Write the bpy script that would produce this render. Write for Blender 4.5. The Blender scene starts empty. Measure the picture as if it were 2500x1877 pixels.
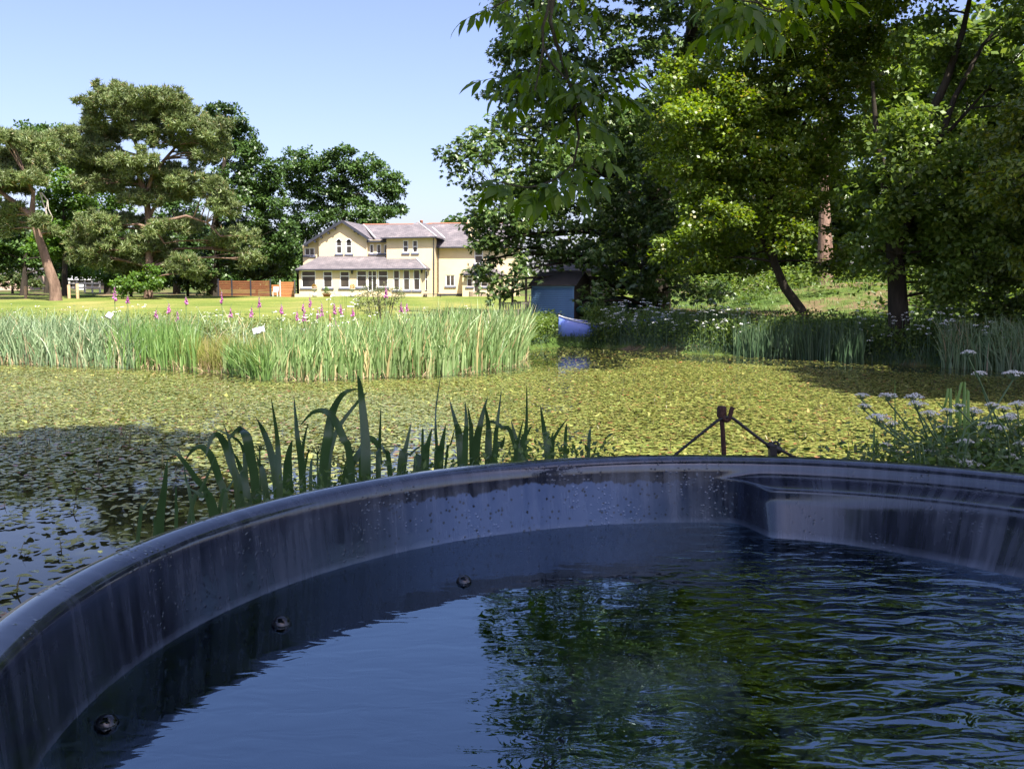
import bpy, bmesh, math, random
import numpy as np
from mathutils import Vector, Matrix

SC = bpy.context.scene
COL = SC.collection
rng = np.random.default_rng(7)
random.seed(7)
R = math.radians

# ------------------------------------------------------------------ camera, sky, sun, exposure
F, HOR, CAMZ = 2300.0, 715.0, 2.0            # focal length and horizon in photo pixels (2500 wide)
PITCH = math.atan((938.5 - HOR) / F)
cam_d = bpy.data.cameras.new('camera'); cam = bpy.data.objects.new('camera', cam_d); COL.objects.link(cam)
cam.location = (0, 0, CAMZ); cam.rotation_euler = (R(90) - PITCH, 0, 0)
cam_d.sensor_width = 36.0; cam_d.lens = 36.0 * F / 2500.0; cam_d.clip_start = 0.02; cam_d.clip_end = 3000
SC.camera = cam

SUN_AZ, SUN_EL = R(150), R(56)               # azimuth from +Y towards +X: behind the camera, to the right
world = bpy.data.worlds.new('World'); SC.world = world; world.use_nodes = True
wt = world.node_tree; wt.nodes.clear()
wo = wt.nodes.new('ShaderNodeOutputWorld'); wb = wt.nodes.new('ShaderNodeBackground'); sky = wt.nodes.new('ShaderNodeTexSky')
sky.sky_type = 'NISHITA'; sky.sun_disc = False; sky.sun_elevation = SUN_EL; sky.sun_rotation = SUN_AZ
sky.altitude = 0; sky.air_density = 1.0; sky.dust_density = 2.2; sky.ozone_density = 4.5
wb.inputs['Strength'].default_value = 0.094
tint = wt.nodes.new('ShaderNodeMix'); tint.data_type = 'RGBA'; tint.blend_type = 'MULTIPLY'; tint.inputs[0].default_value = 1; tint.inputs[7].default_value = (1.13, .95, 1.04, 1)   # the camera's cool white balance
wt.links.new(sky.outputs[0], tint.inputs[6]); wt.links.new(tint.outputs[2], wb.inputs[0]); wt.links.new(wb.outputs[0], wo.inputs[0])
sun_d = bpy.data.lights.new('sun', 'SUN'); sun_d.energy = 5.0; sun_d.angle = R(0.5); sun_d.color = (1.0, 0.95, 0.86)
sun = bpy.data.objects.new('sun', sun_d); COL.objects.link(sun)
tosun = Vector((math.sin(SUN_AZ) * math.cos(SUN_EL), math.cos(SUN_AZ) * math.cos(SUN_EL), math.sin(SUN_EL)))
sun.rotation_euler = (-tosun).to_track_quat('-Z', 'Y').to_euler(); sun.location = (30, -30, 60)
vs = SC.view_settings
vs.view_transform = 'Standard'; vs.look = 'None'; vs.exposure = 1.5; vs.gamma = 1.0; vs.use_curve_mapping = False
SC.render.engine = 'CYCLES'
cy = SC.cycles
cy.use_denoising = True; cy.max_bounces = 8; cy.diffuse_bounces = 4; cy.glossy_bounces = 4; cy.transmission_bounces = 6
cy.transparent_max_bounces = 6; cy.sample_clamp_indirect = 6.0; cy.caustics_reflective = False

# ------------------------------------------------------------------ helpers
_c, _s = math.cos(PITCH), math.sin(PITCH)
def px(u, v, Y):
    """world point at depth Y that lies on photo pixel (u, v)"""
    x = (u - 1250) / F; y = -(v - 938.5) / F
    fy = _c + y * _s; fz = -_s + y * _c
    t = Y / fy
    return Vector((x * t, Y, CAMZ + fz * t))
def pz(u, v, z):
    """world point at height z on photo pixel (u, v)"""
    x = (u - 1250) / F; y = -(v - 938.5) / F
    fy = _c + y * _s; fz = -_s + y * _c
    t = (z - CAMZ) / fz
    return Vector((x * t, fy * t, z))

def mesh_np(name, V, Fc, smooth=False):
    me = bpy.data.meshes.new(name)
    V = np.asarray(V, np.float32); Fc = np.asarray(Fc, np.int32)
    n, k = Fc.shape
    me.vertices.add(len(V)); me.vertices.foreach_set('co', V.ravel())
    me.loops.add(n * k); me.loops.foreach_set('vertex_index', Fc.ravel())
    me.polygons.add(n); me.polygons.foreach_set('loop_start', np.arange(0, n * k, k, dtype=np.int32))
    try: me.polygons.foreach_set('loop_total', np.full(n, k, np.int32))
    except Exception: pass
    if smooth: me.polygons.foreach_set('use_smooth', np.ones(n, bool))
    me.update(calc_edges=True); me.validate()
    return me
def link(name, me, mat=None, parent=None):
    o = bpy.data.objects.new(name, me); COL.objects.link(o)
    if mat is not None and me is not None and not me.materials: me.materials.append(mat)
    if parent is not None: o.parent = parent
    return o
def tag(o, label=None, cat=None, group=None, kind=None):
    if label: o['label'] = label
    if cat: o['category'] = cat
    if group: o['group'] = group
    if kind: o['kind'] = kind
    return o
def empty(name, loc=(0, 0, 0)):
    o = bpy.data.objects.new(name, None); COL.objects.link(o); o.location = loc; o.empty_display_size = .2
    return o
def setparent(o, p):
    """parent keeping the world coordinates baked in the mesh"""
    o.parent = p; o.matrix_parent_inverse = Matrix.Translation(-Vector(p.location))
    return o

class MB:
    """collects simple pieces into ONE mesh"""
    def __init__(s): s.v = []; s.f = []; s.sm = []
    def add(s, vs, fs, smooth=False):
        b = len(s.v); s.v += [tuple(p) for p in vs]; s.f += [tuple(b + i for i in f) for f in fs]; s.sm += [smooth] * len(fs)
        return s
    def box(s, x0, x1, y0, y1, z0, z1):
        v = [(x0,y0,z0),(x1,y0,z0),(x1,y1,z0),(x0,y1,z0),(x0,y0,z1),(x1,y0,z1),(x1,y1,z1),(x0,y1,z1)]
        return s.add(v, [(0,3,2,1),(4,5,6,7),(0,1,5,4),(1,2,6,5),(2,3,7,6),(3,0,4,7)])
    def beam(s, a, b, w, h, up=(0, 0, 1)):
        a = Vector(a); b = Vector(b); d = (b - a).normalized(); sd = d.cross(Vector(up))
        if sd.length < 1e-4: sd = d.cross(Vector((0, 1, 0)))
        sd.normalize(); u = sd.cross(d).normalized()
        v = []
        for p in (a, b):
            for i, j in ((-1,-1),(1,-1),(1,1),(-1,1)): v.append(p + sd * (i * w / 2) + u * (j * h / 2))
        return s.add(v, [(0,1,2,3),(7,6,5,4),(0,4,5,1),(1,5,6,2),(2,6,7,3),(3,7,4,0)])
    def tube(s, pts, rad, n=6, cap=True):
        pts = [Vector(p) for p in pts]
        if not hasattr(rad, '__len__'): rad = [rad] * len(pts)
        v = []; f = []; prev = None
        for i, p in enumerate(pts):
            d = (pts[min(i + 1, len(pts) - 1)] - pts[max(i - 1, 0)]).normalized()
            if prev is None:
                a = d.orthogonal().normalized()
            else:
                a = (prev - d * prev.dot(d))
                a = a.normalized() if a.length > 1e-5 else d.orthogonal().normalized()
            prev = a; b = d.cross(a)
            for k in range(n):
                t = 2 * math.pi * k / n
                v.append(p + (a * math.cos(t) + b * math.sin(t)) * rad[i])
        for i in range(len(pts) - 1):
            for k in range(n):
                f.append((i*n+k, i*n+(k+1)%n, (i+1)*n+(k+1)%n, (i+1)*n+k))
        s.add(v, f, True)
        if cap:
            m = len(v)
            s.add(v[:n], [tuple(range(n))[::-1]]); s.add(v[-n:], [tuple(range(n))])
        return s
    def lathe(s, prof, n=16, c=(0, 0, 0)):
        v = []; f = []
        for r, z in prof:
            for k in range(n):
                t = 2 * math.pi * k / n; v.append((c[0] + r * math.cos(t), c[1] + r * math.sin(t), c[2] + z))
        for i in range(len(prof) - 1):
            for k in range(n): f.append((i*n+k, i*n+(k+1)%n, (i+1)*n+(k+1)%n, (i+1)*n+k))
        return s.add(v, f, True)
    def prism(s, poly, off):
        """polygon (3d points) extruded by the vector off"""
        n = len(poly); a = [Vector(p) for p in poly]; b = [p + Vector(off) for p in a]
        return s.add(a + b, [tuple(range(n)), tuple(range(2*n-1, n-1, -1))] + [(i, n+i, n+(i+1)%n, (i+1)%n) for i in range(n)])
    def build(s, name, mat, parent=None, keep=True):
        me = bpy.data.meshes.new(name); me.from_pydata(s.v, [], s.f)
        me.polygons.foreach_set('use_smooth', s.sm); me.update()
        bm = bmesh.new(); bm.from_mesh(me); bmesh.ops.recalc_face_normals(bm, faces=bm.faces); bm.to_mesh(me); bm.free()
        o = link(name, me, mat)
        if parent is not None:
            if keep: setparent(o, parent)
            else: o.parent = parent
        return o

# ------------------------------------------------------------------ materials
def newmat(name):
    m = bpy.data.materials.new(name); m.use_nodes = True
    nt = m.node_tree; b = nt.nodes['Principled BSDF']
    return m, nt, b
def nd(nt, t, **kw):
    n = nt.nodes.new('ShaderNode' + t)
    for k, v in kw.items():
        if k in n.inputs: n.inputs[k].default_value = v
        else: setattr(n, k, v)
    return n
def ramp(nt, stops, fac=None):
    r = nt.nodes.new('ShaderNodeValToRGB'); e = r.color_ramp.elements
    e[0].position, e[0].color = stops[0][0], (*stops[0][1], 1)
    e[1].position, e[1].color = stops[-1][0], (*stops[-1][1], 1)
    for p, c in stops[1:-1]:
        x = e.new(p); x.color = (*c, 1)
    if fac is not None: nt.links.new(fac, r.inputs[0])
    return r
def noise(nt, scale, detail=4, rough=.55, vec=None, coord='Object', stretch=None):
    n = nd(nt, 'TexNoise', Scale=scale, Detail=detail, Roughness=rough)
    if vec is None:
        tc = nt.nodes.new('ShaderNodeTexCoord'); vec = tc.outputs[coord]
    if stretch:
        mp = nt.nodes.new('ShaderNodeMapping'); mp.inputs['Scale'].default_value = stretch
        nt.links.new(vec, mp.inputs[0]); vec = mp.outputs[0]
    nt.links.new(vec, n.inputs['Vector'])
    return n
def bump(nt, b, h, strength=.3, dist=.02):
    n = nd(nt, 'Bump', Strength=strength, Distance=dist)
    nt.links.new(h, n.inputs['Height']); nt.links.new(n.outputs[0], b.inputs['Normal'])
    return n
def plain(name, col, rough=.6, var=.15, scale=6, bmp=.15, metal=0, spec=.5, bscale=None, stretch=None):
    m, nt, b = newmat(name)
    n = noise(nt, scale, 5, .6, stretch=stretch)
    c0 = tuple(max(0, x * (1 - var)) for x in col); c1 = tuple(min(1, x * (1 + var)) for x in col)
    r = ramp(nt, [(.3, c0), (.7, c1)], n.outputs['Fac'])
    nt.links.new(r.outputs[0], b.inputs['Base Color'])
    b.inputs['Roughness'].default_value = rough; b.inputs['Metallic'].default_value = metal
    b.inputs['Specular IOR Level'].default_value = spec
    if bmp:
        n2 = noise(nt, bscale or scale * 6, 3, .6, stretch=stretch); bump(nt, b, n2.outputs['Fac'], bmp, .02)
    return m
def leafmat(name, stops, trans=.35, rough=.42, spec=.5, nscale=.35, nvar=.3, tcol=None):
    """leaf colours vary from leaf to leaf and from bough to bough"""
    m, nt, b = newmat(name)
    g = nt.nodes.new('ShaderNodeNewGeometry')
    r = ramp(nt, stops, g.outputs['Random Per Island'])
    n = noise(nt, nscale, 2, .5, vec=g.outputs['Position'])
    mr = nd(nt, 'MapRange'); mr.inputs['From Min'].default_value = .3; mr.inputs['From Max'].default_value = .7
    mr.inputs['To Min'].default_value = 1 - nvar; mr.inputs['To Max'].default_value = 1 + nvar
    nt.links.new(n.outputs['Fac'], mr.inputs['Value'])
    hs = nd(nt, 'HueSaturation'); nt.links.new(r.outputs[0], hs.inputs['Color']); nt.links.new(mr.outputs[0], hs.inputs['Value'])
    nt.links.new(hs.outputs[0], b.inputs['Base Color'])
    b.inputs['Roughness'].default_value = rough; b.inputs['Specular IOR Level'].default_value = spec
    t = nt.nodes.new('ShaderNodeBsdfTranslucent')
    mx = nt.nodes.new('ShaderNodeMixShader'); mx.inputs[0].default_value = trans
    hs2 = nd(nt, 'HueSaturation', Hue=.485, Saturation=1.15, Value=1.7)
    nt.links.new(hs.outputs[0], hs2.inputs['Color']); nt.links.new(hs2.outputs[0], t.inputs['Color'])
    nt.links.new(b.outputs[0], mx.inputs[1]); nt.links.new(t.outputs[0], mx.inputs[2])
    nt.links.new(mx.outputs[0], nt.nodes['Material Output'].inputs['Surface'])
    return m
def barkmat(name, c0, c1, scale=3, stretch=(1, 1, .25), bs=.8):
    m, nt, b = newmat(name)
    n = noise(nt, scale, 6, .65, stretch=stretch)
    r = ramp(nt, [(.35, c0), (.65, c1)], n.outputs['Fac']); nt.links.new(r.outputs[0], b.inputs['Base Color'])
    b.inputs['Roughness'].default_value = .9; b.inputs['Specular IOR Level'].default_value = .2
    n2 = noise(nt, scale * 3, 5, .7, stretch=stretch); bump(nt, b, n2.outputs['Fac'], bs, .08)
    return m

M = {}
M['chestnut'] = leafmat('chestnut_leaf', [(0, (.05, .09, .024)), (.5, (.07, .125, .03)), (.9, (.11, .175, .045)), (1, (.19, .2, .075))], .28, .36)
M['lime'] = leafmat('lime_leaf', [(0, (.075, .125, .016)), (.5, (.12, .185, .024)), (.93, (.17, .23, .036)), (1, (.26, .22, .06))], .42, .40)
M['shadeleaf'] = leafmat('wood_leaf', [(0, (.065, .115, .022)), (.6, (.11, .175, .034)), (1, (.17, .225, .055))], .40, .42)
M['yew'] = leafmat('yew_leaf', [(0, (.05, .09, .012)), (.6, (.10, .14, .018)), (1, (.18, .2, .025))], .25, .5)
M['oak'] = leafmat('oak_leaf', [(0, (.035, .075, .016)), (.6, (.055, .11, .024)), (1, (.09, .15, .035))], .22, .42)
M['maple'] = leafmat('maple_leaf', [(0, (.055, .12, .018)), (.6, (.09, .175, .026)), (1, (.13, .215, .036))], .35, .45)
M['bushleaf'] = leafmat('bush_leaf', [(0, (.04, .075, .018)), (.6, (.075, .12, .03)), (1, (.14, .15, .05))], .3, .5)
M['needle'] = leafmat('pine_needle', [(0, (.085, .125, .04)), (.6, (.14, .19, .06)), (.93, (.19, .225, .08)), (1, (.27, .18, .08))], .15, .5, nscale=.5)
M['branchleaf'] = leafmat('ash_leaf', [(0, (.06, .12, .014)), (.6, (.095, .17, .02)), (1, (.125, .2, .028))], .58, .4, nscale=2, nvar=.15)
M['bark'] = barkmat('bark', (.06, .048, .036), (.16, .13, .10))
M['darkbark'] = barkmat('dark_bark', (.022, .018, .014), (.06, .048, .036))
M['pinebark'] = barkmat('pine_bark', (.11, .07, .05), (.27, .18, .13), 2.5)
M['redbark'] = barkmat('redwood_bark', (.15, .09, .07), (.40, .27, .21), 3.5, (1, 1, .12), 1)
M['twig'] = barkmat('twig_bark', (.07, .06, .04), (.17, .15, .10), 30)
M['deadwood'] = barkmat('dead_wood', (.35, .3, .25), (.55, .5, .43), 8)
# ------------------------------------------------------------------ the setting: ground, lawn, pond
shore_px = [(-700, 876), (-300, 880), (0, 886), (200, 893), (330, 897), (450, 902), (560, 912), (640, 925), (760, 927), (900, 922),
            (1100, 915), (1200, 905), (1265, 892), (1288, 872), (1292, 852), (1350, 846), (1440, 846), (1600, 858), (1800, 869),
            (2050, 881), (2300, 896), (2500, 909)]
POND = [tuple(pz(u, v, 0).xy) for u, v in shore_px]
POND += [(17, 19.5), (19, 15), (17, 10), (11, 7.5), (6, 5.4), (3.2, 3.9), (1.5, 3.25), (-.5, 3.0), (-1.6, 2.3), (-3, 1.0), (-6, -.5), (-14, -2), (-32, 0), (-42, 12), (-34, 26)]
PA = np.array(POND); PB = np.roll(PA, -1, 0)
def pond_sd(X, Y):
    """distance to the shoreline, negative inside the pond"""
    P = np.stack([np.ravel(X), np.ravel(Y)], 1); out = np.full(len(P), 1e9); ins = np.zeros(len(P), bool)
    for a, b in zip(PA, PB):
        ab = b - a; t = np.clip(((P - a) @ ab) / (ab @ ab), 0, 1)
        out = np.minimum(out, np.hypot(*(P - a - t[:, None] * ab).T))
        c = (a[1] > P[:, 1]) != (b[1] > P[:, 1])
        xi = a[0] + (P[:, 1] - a[1]) / (ab[1] if abs(ab[1]) > 1e-9 else 1e-9) * ab[0]
        ins ^= c & (P[:, 0] < xi)
    return np.where(ins, -out, out).reshape(np.shape(X))
def sst(a, b, x):
    t = np.clip((x - a) / (b - a), 0, 1); return t * t * (3 - 2 * t)
def wob(X, Y, s, k):
    return (np.sin(X * s + k) * np.cos(Y * s * 1.3 - k * 2) + np.sin(X * s * 2.3 - Y * s * 1.7 + k * 3) * .5) / 1.5
def height(X, Y):
    X = np.asarray(X, float); Y = np.asarray(Y, float)
    d = pond_sd(X, Y)
    z = np.where(d < 0, -np.minimum(.7, -d * .4), .28 * (1 - np.exp(-np.maximum(d, 0) / .5)))
    dp = np.maximum(d, 0); out = d > 0
    lawn = np.clip((Y - 28) / 50, 0, 1.02) * 1.36
    near = .28 * (1 - np.exp(-dp / 1.0))
    bank = .75 * (1 - np.exp(-dp / 6)) * sst(0, 5, X) * sst(18, 24, Y)
    w = sst(14, 24, Y)
    zz = z + np.where(out, w * (lawn + bank * (1 - sst(55, 80, Y))) + (1 - w) * near, 0)
    zz += np.where(out, wob(X, Y, .5, 1.3) * .05 * np.minimum(dp, 1.5), 0)
    mound = 1.1 * np.exp(-(((X - 17) / 6) ** 2 + ((Y - 44) / 6) ** 2))
    far = np.maximum(Y - 84, 0) * .022
    return zz + mound * out + far
def hz(x, y): return float(height(np.array([x]), np.array([y]))[0])

gx = np.concatenate([[-700, -400, -220, -130, -90, -65, -50], np.arange(-42, 40, .6), [42, 48, 58, 75, 100, 160, 260, 450, 700]])
gy = np.concatenate([[-500, -200, -80, -40, -24, -16], np.arange(-10, 52, .5), np.arange(52, 92, 1.0), [93, 97, 103, 112, 130, 160, 220, 330, 520, 800]])
GX, GY = np.meshgrid(gx, gy); GZ = height(GX, GY)
nxg, nyg = len(gx), len(gy)
V = np.stack([GX.ravel(), GY.ravel(), GZ.ravel()], 1)
ii, jj = np.meshgrid(np.arange(nxg - 1), np.arange(nyg - 1)); a = (jj * nxg + ii).ravel()
Q = np.stack([a, a + 1, a + nxg + 1, a + nxg], 1)
cx = V[Q].mean(1)
sdq = pond_sd(cx[:, 0], cx[:, 1])
lawn_start = 38 + 1.0 * np.sin(cx[:, 0] * .4) + 9 * sst(1, 6, cx[:, 0])
is_lawn = (cx[:, 1] > lawn_start) & (cx[:, 1] < 86) & (cx[:, 0] > -60) & (cx[:, 0] < 9 + 2 * np.sin(cx[:, 1] * .3))

m, nt, b = newmat('woodland_ground')
n1 = noise(nt, .35, 5, .6); n2 = noise(nt, 2.5, 6, .7)
r1 = ramp(nt, [(.35, (.05, .09, .02)), (.5, (.085, .12, .03)), (.58, (.15, .11, .065)), (.75, (.23, .16, .10))], n1.outputs['Fac'])
r2 = ramp(nt, [(.3, (.5, .5, .5)), (.7, (1.3, 1.3, 1.2))], n2.outputs['Fac'])
mx = nd(nt, 'Mix', data_type='RGBA', blend_type='MULTIPLY'); mx.inputs[0].default_value = 1
nt.links.new(r1.outputs[0], mx.inputs[6]); nt.links.new(r2.outputs[0], mx.inputs[7]); nt.links.new(mx.outputs[2], b.inputs['Base Color'])
b.inputs['Roughness'].default_value = 1; b.inputs['Specular IOR Level'].default_value = .1
bump(nt, b, n2.outputs['Fac'], .6, .1); M['ground'] = m

m, nt, b = newmat('mown_lawn')
n1 = noise(nt, .22, 4, .6, stretch=(1, .5, 1)); n2 = noise(nt, 7, 5, .75); n3 = noise(nt, .9, 3, .5, stretch=(.25, 1.6, 1))
r1 = ramp(nt, [(.3, (.105, .145, .03)), (.5, (.15, .18, .045)), (.72, (.235, .215, .08))], n1.outputs['Fac'])
r2 = ramp(nt, [(.3, (.72, .76, .6)), (.7, (1.2, 1.18, 1.1))], n2.outputs['Fac'])
r3 = ramp(nt, [(.4, (.78, .86, .76)), (.6, (1.14, 1.08, 1.05))], n3.outputs['Fac'])
mx = nd(nt, 'Mix', data_type='RGBA', blend_type='MULTIPLY'); mx.inputs[0].default_value = 1
mx2 = nd(nt, 'Mix', data_type='RGBA', blend_type='MULTIPLY'); mx2.inputs[0].default_value = 1
nt.links.new(r1.outputs[0], mx.inputs[6]); nt.links.new(r2.outputs[0], mx.inputs[7])
nt.links.new(mx.outputs[2], mx2.inputs[6]); nt.links.new(r3.outputs[0], mx2.inputs[7]); nt.links.new(mx2.outputs[2], b.inputs['Base Color'])
b.inputs['Roughness'].default_value = .9; b.inputs['Specular IOR Level'].default_value = .15
bump(nt, b, n2.outputs['Fac'], .7, .06); M['lawn'] = m

def sub_mesh(name, mask, mat):
    q = Q[mask]; u, inv = np.unique(q, return_inverse=True)
    o = link(name, mesh_np(name, V[u], inv.reshape(q.shape), True), mat)
    return tag(o, kind='structure')
sub_mesh('ground', ~is_lawn, M['ground'])
lawn_o = sub_mesh('lawn', is_lawn, M['lawn'])

m, nt, b = newmat('pond_water')
b.inputs['Base Color'].default_value = (.012, .014, .008, 1); b.inputs['Roughness'].default_value = .03; b.inputs['IOR'].default_value = 1.33
n = noise(nt, 3.0, 3, .5); bump(nt, b, n.outputs['Fac'], .06, .02); M['pond'] = m
wverts = [(-60, -12, 0), (40, -12, 0), (40, 50, 0), (-60, 50, 0)]
water = link('water', mesh_np('water', wverts, [(0, 1, 2, 3)]), M['pond']); tag(water, kind='structure')

# ------------------------------------------------------------------ blades, floating leaves
def proj(P):
    """photo pixel of world points"""
    P = np.asarray(P); dx, dy, dz = P[:, 0], P[:, 1], P[:, 2] - CAMZ
    fwd = dy * _c - dz * _s; up = dy * _s + dz * _c
    return 1250 + F * dx / fwd, 938.5 - F * up / fwd
def blades(base, h, lean, w, curv, seg=3, face=None, tipw=0.0, fold=False):
    """ribbons: base (N,3), height, lean (N,2) horizontal offset of the tip, width, curvature exponent"""
    N = len(base); h = np.broadcast_to(h, N); w = np.broadcast_to(w, N)
    ang = rng.uniform(0, np.pi, N) if face is None else face
    sx, sy = np.cos(ang), np.sin(ang)
    Vs = []
    L = np.hypot(lean[:, 0], lean[:, 1])
    for j in range(seg + 1):
        t = j / seg
        off = t ** curv
        zz = h * (t - .28 * np.minimum(1.6, L / np.maximum(h, .01)) * t ** 3)
        p = base + np.stack([lean[:, 0] * off, lean[:, 1] * off, zz], 1)
        ww = w * (.5 * (1 - t ** 2.2) + .5 * tipw + .03)
        s = np.stack([sx * ww, sy * ww, np.zeros(N)], 1)
        Vs += [p - s, p + s]
    Vt = np.stack(Vs, 1).reshape(-1, 3)
    k = 2 * (seg + 1); b0 = np.arange(N)[:, None] * k
    Fs = np.concatenate([b0 + np.array([[2*j, 2*j+1, 2*j+3, 2*j+2]]) for j in range(seg)], 0)
    return Vt, Fs
def join(parts):
    Vs, Fs, o = [], [], 0
    for v, f in parts:
        Vs.append(v); Fs.append(f + o); o += len(v)
    return np.concatenate(Vs), np.concatenate(Fs)
def scatter_px(n, u0, u1, v0, v1, z=0.0):
    """ground points seen inside a photo rectangle, evenly over the ground"""
    c = [pz(u, v, z) for u in (u0, u1) for v in (v0, v1)]
    x0, x1 = min(p.x for p in c), max(p.x for p in c); y0, y1 = min(p.y for p in c), max(p.y for p in c)
    out = np.zeros((0, 2))
    while len(out) < n:
        P = np.stack([rng.uniform(x0, x1, 4 * n), rng.uniform(y0, y1, 4 * n)], 1)
        u, v = proj(np.c_[P, np.full(len(P), z)])
        out = np.concatenate([out, P[(u > u0) & (u < u1) & (v > v0) & (v < v1)]])
    return out[:n]

m = leafmat('floating_leaf', [(0, (.15, .195, .045)), (.4, (.215, .245, .06)), (.7, (.265, .275, .075)), (.95, (.31, .285, .085)), (.965, (.31, .17, .07)), (1, (.24, .10, .05))],
            .15, .25, .6, nscale=.5, nvar=.12); M['pad'] = m
M['stalk'] = leafmat('pondweed_stalk', [(0, (.05, .05, .02)), (.6, (.1, .09, .035)), (1, (.2, .17, .06))], .15, .5)
rim_px = np.array([(-50, 1540), (0, 1503), (147, 1408), (339, 1317), (678, 1213), (1017, 1149), (1356, 1117), (1695, 1108), (2148, 1121), (2500, 1155), (2600, 1165)], float)
# floating leaf positions over the visible pond with a margin to the sides
NP = 168000
yy = 3.2 + (36 - 3.2) * rng.random(NP * 5) ** 1.15
xx = rng.uniform(-1, 1, NP * 5) * (yy * .60 + 2.2)
Pd = np.stack([xx, yy], 1)
sd = pond_sd(xx, yy)
cl = wob(xx, yy, 1.1, .4) + wob(xx, yy, 2.9, 2.2) * .6
open_near = 1 - .88 * sst(14.5, 7.5, yy) * sst(1.2, -.8, xx)                 # open water near the tub on the left
open_mid = 1 - .55 * np.exp(-(((xx + 1.6) / 1.2) ** 2 + ((yy - 11) / 2.0) ** 2))
edge = sst(.05, 1.3, -sd - 2.3 * sst(.5, 3, xx) * sst(20, 26, yy) - .25) ; edge = np.maximum(edge, .12 * (sd < -.1))
keep = rng.random(len(xx)) < (open_near * open_mid * edge * (.93 + .12 * cl))
keep &= sd < -.02
Pd = Pd[keep]
area_w = (Pd[:, 1] * .6 + 2.2)                                              # even density over the ground
keep = rng.random(len(Pd)) < np.minimum(1, area_w / 15.0)
Pd = Pd[keep][:NP]; NP = len(Pd)
L = rng.uniform(.031, .056, NP) * (1 + .12 * sst(14, 30, Pd[:, 1])); Wd = L * rng.uniform(.42, .62, NP)
ang = rng.uniform(0, 2 * np.pi, NP)
til = rng.normal(0, .07, (NP, 2)); big = rng.random(NP) < .015; til[big] += rng.normal(0, .3, (big.sum(), 2))
zc = rng.uniform(.004, .022, NP) + np.abs(til).max(1) * .03
shape = np.array([(1, 0), (.55, .8), (-.3, 1), (-.95, .35), (-.95, -.35), (-.3, -1), (.55, -.8)])
ca, sa = np.cos(ang), np.sin(ang)
lx = shape[None, :, 0] * L[:, None]; ly = shape[None, :, 1] * Wd[:, None]
X = Pd[:, 0:1] + lx * ca[:, None] - ly * sa[:, None]; Y = Pd[:, 1:2] + lx * sa[:, None] + ly * ca[:, None]
Z = zc[:, None] + (X - Pd[:, 0:1]) * til[:, 0:1] + (Y - Pd[:, 1:2]) * til[:, 1:2]
Z = np.maximum(Z, .002)
PV = np.stack([X, Y, Z], 2)
u, v = proj(np.c_[Pd, zc]); vis = (u > 0) & (u < 2500) & (v < np.interp(u, rim_px[:, 0], rim_px[:, 1]) - 6)
order = np.where(vis)[0]; order = order[np.argsort(np.hypot(Pd[order, 0], Pd[order, 1]))][:300]
rest = np.ones(NP, bool); rest[order] = False
farp = Pd[:, 1] > 12.5
fl = PV[rest & ~farp].reshape(-1, 3); nf = len(fl) // 7
fq = PV[rest & farp][:, [0, 2, 4, 6]].reshape(-1, 3); nq = len(fq) // 4
me = bpy.data.meshes.new('floating_leaves')
V_ = np.concatenate([fl, fq]).astype(np.float32); tot = np.concatenate([np.full(nf, 7), np.full(nq, 4)]).astype(np.int32)
me.vertices.add(len(V_)); me.vertices.foreach_set('co', V_.ravel()); me.loops.add(len(V_)); me.loops.foreach_set('vertex_index', np.arange(len(V_), dtype=np.int32))
me.polygons.add(len(tot)); me.polygons.foreach_set('loop_start', np.concatenate([[0], np.cumsum(tot)[:-1]]).astype(np.int32)); me.update(calc_edges=True); me.validate()
o = link('floating_leaves', me, M['pad'])
tag(o, 'carpet of small oval floating leaves, olive to brown, covering the pond', 'pond plants', kind='stuff')
# the nearest leaves one by one: a curled oval leaf with a midrib fold, shared meshes
pad_meshes = []
for k in range(4):
    c = .006 + .01 * rng.random()
    ol = np.array([(1, 0), (.72, .55), (.25, .92), (-.3, 1), (-.8, .6), (-1, .12), (-.86, 0), (-1, -.12), (-.8, -.6), (-.3, -1), (.25, -.92), (.72, -.55)])
    vv = [(x * .055, y * .028, c * (abs(y) ** 1.5) + .004 * x * (k - 1.5)) for x, y in ol] + [(.0, 0, -.001)]
    me = mesh_np('floating_leaf', vv, [(i, (i + 1) % 12, 12) for i in range(12)], True); me.materials.append(M['pad']); pad_meshes.append(me)
for i in order:
    q = link('floating_leaf', pad_meshes[i % 4], None, water)
    q.location = (Pd[i, 0], Pd[i, 1], zc[i] + .004); s = L[i] / .055
    q.rotation_euler = (til[i, 1], -til[i, 0], ang[i]); q.scale = (s, s * rng.uniform(.9, 1.2), s)
# little flower stalks standing out of the leaf carpet
ns = 5200
P2 = Pd[rng.choice(NP, ns, replace=False)]
hh = rng.uniform(.03, .085, ns) * (1 + .6 * (P2[:, 1] < 13)); ln = rng.normal(0, .022, (ns, 2))
Vt, Fs = blades(np.c_[P2, np.zeros(ns)], hh, ln, rng.uniform(.005, .010, ns), 1.3, 2, tipw=.6)
o = link('pondweed_stalks', mesh_np('pondweed_stalks', Vt, Fs), M['stalk']); tag(o, 'thin upright pondweed flower stalks among the floating leaves', 'pond plants', kind='stuff')

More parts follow.
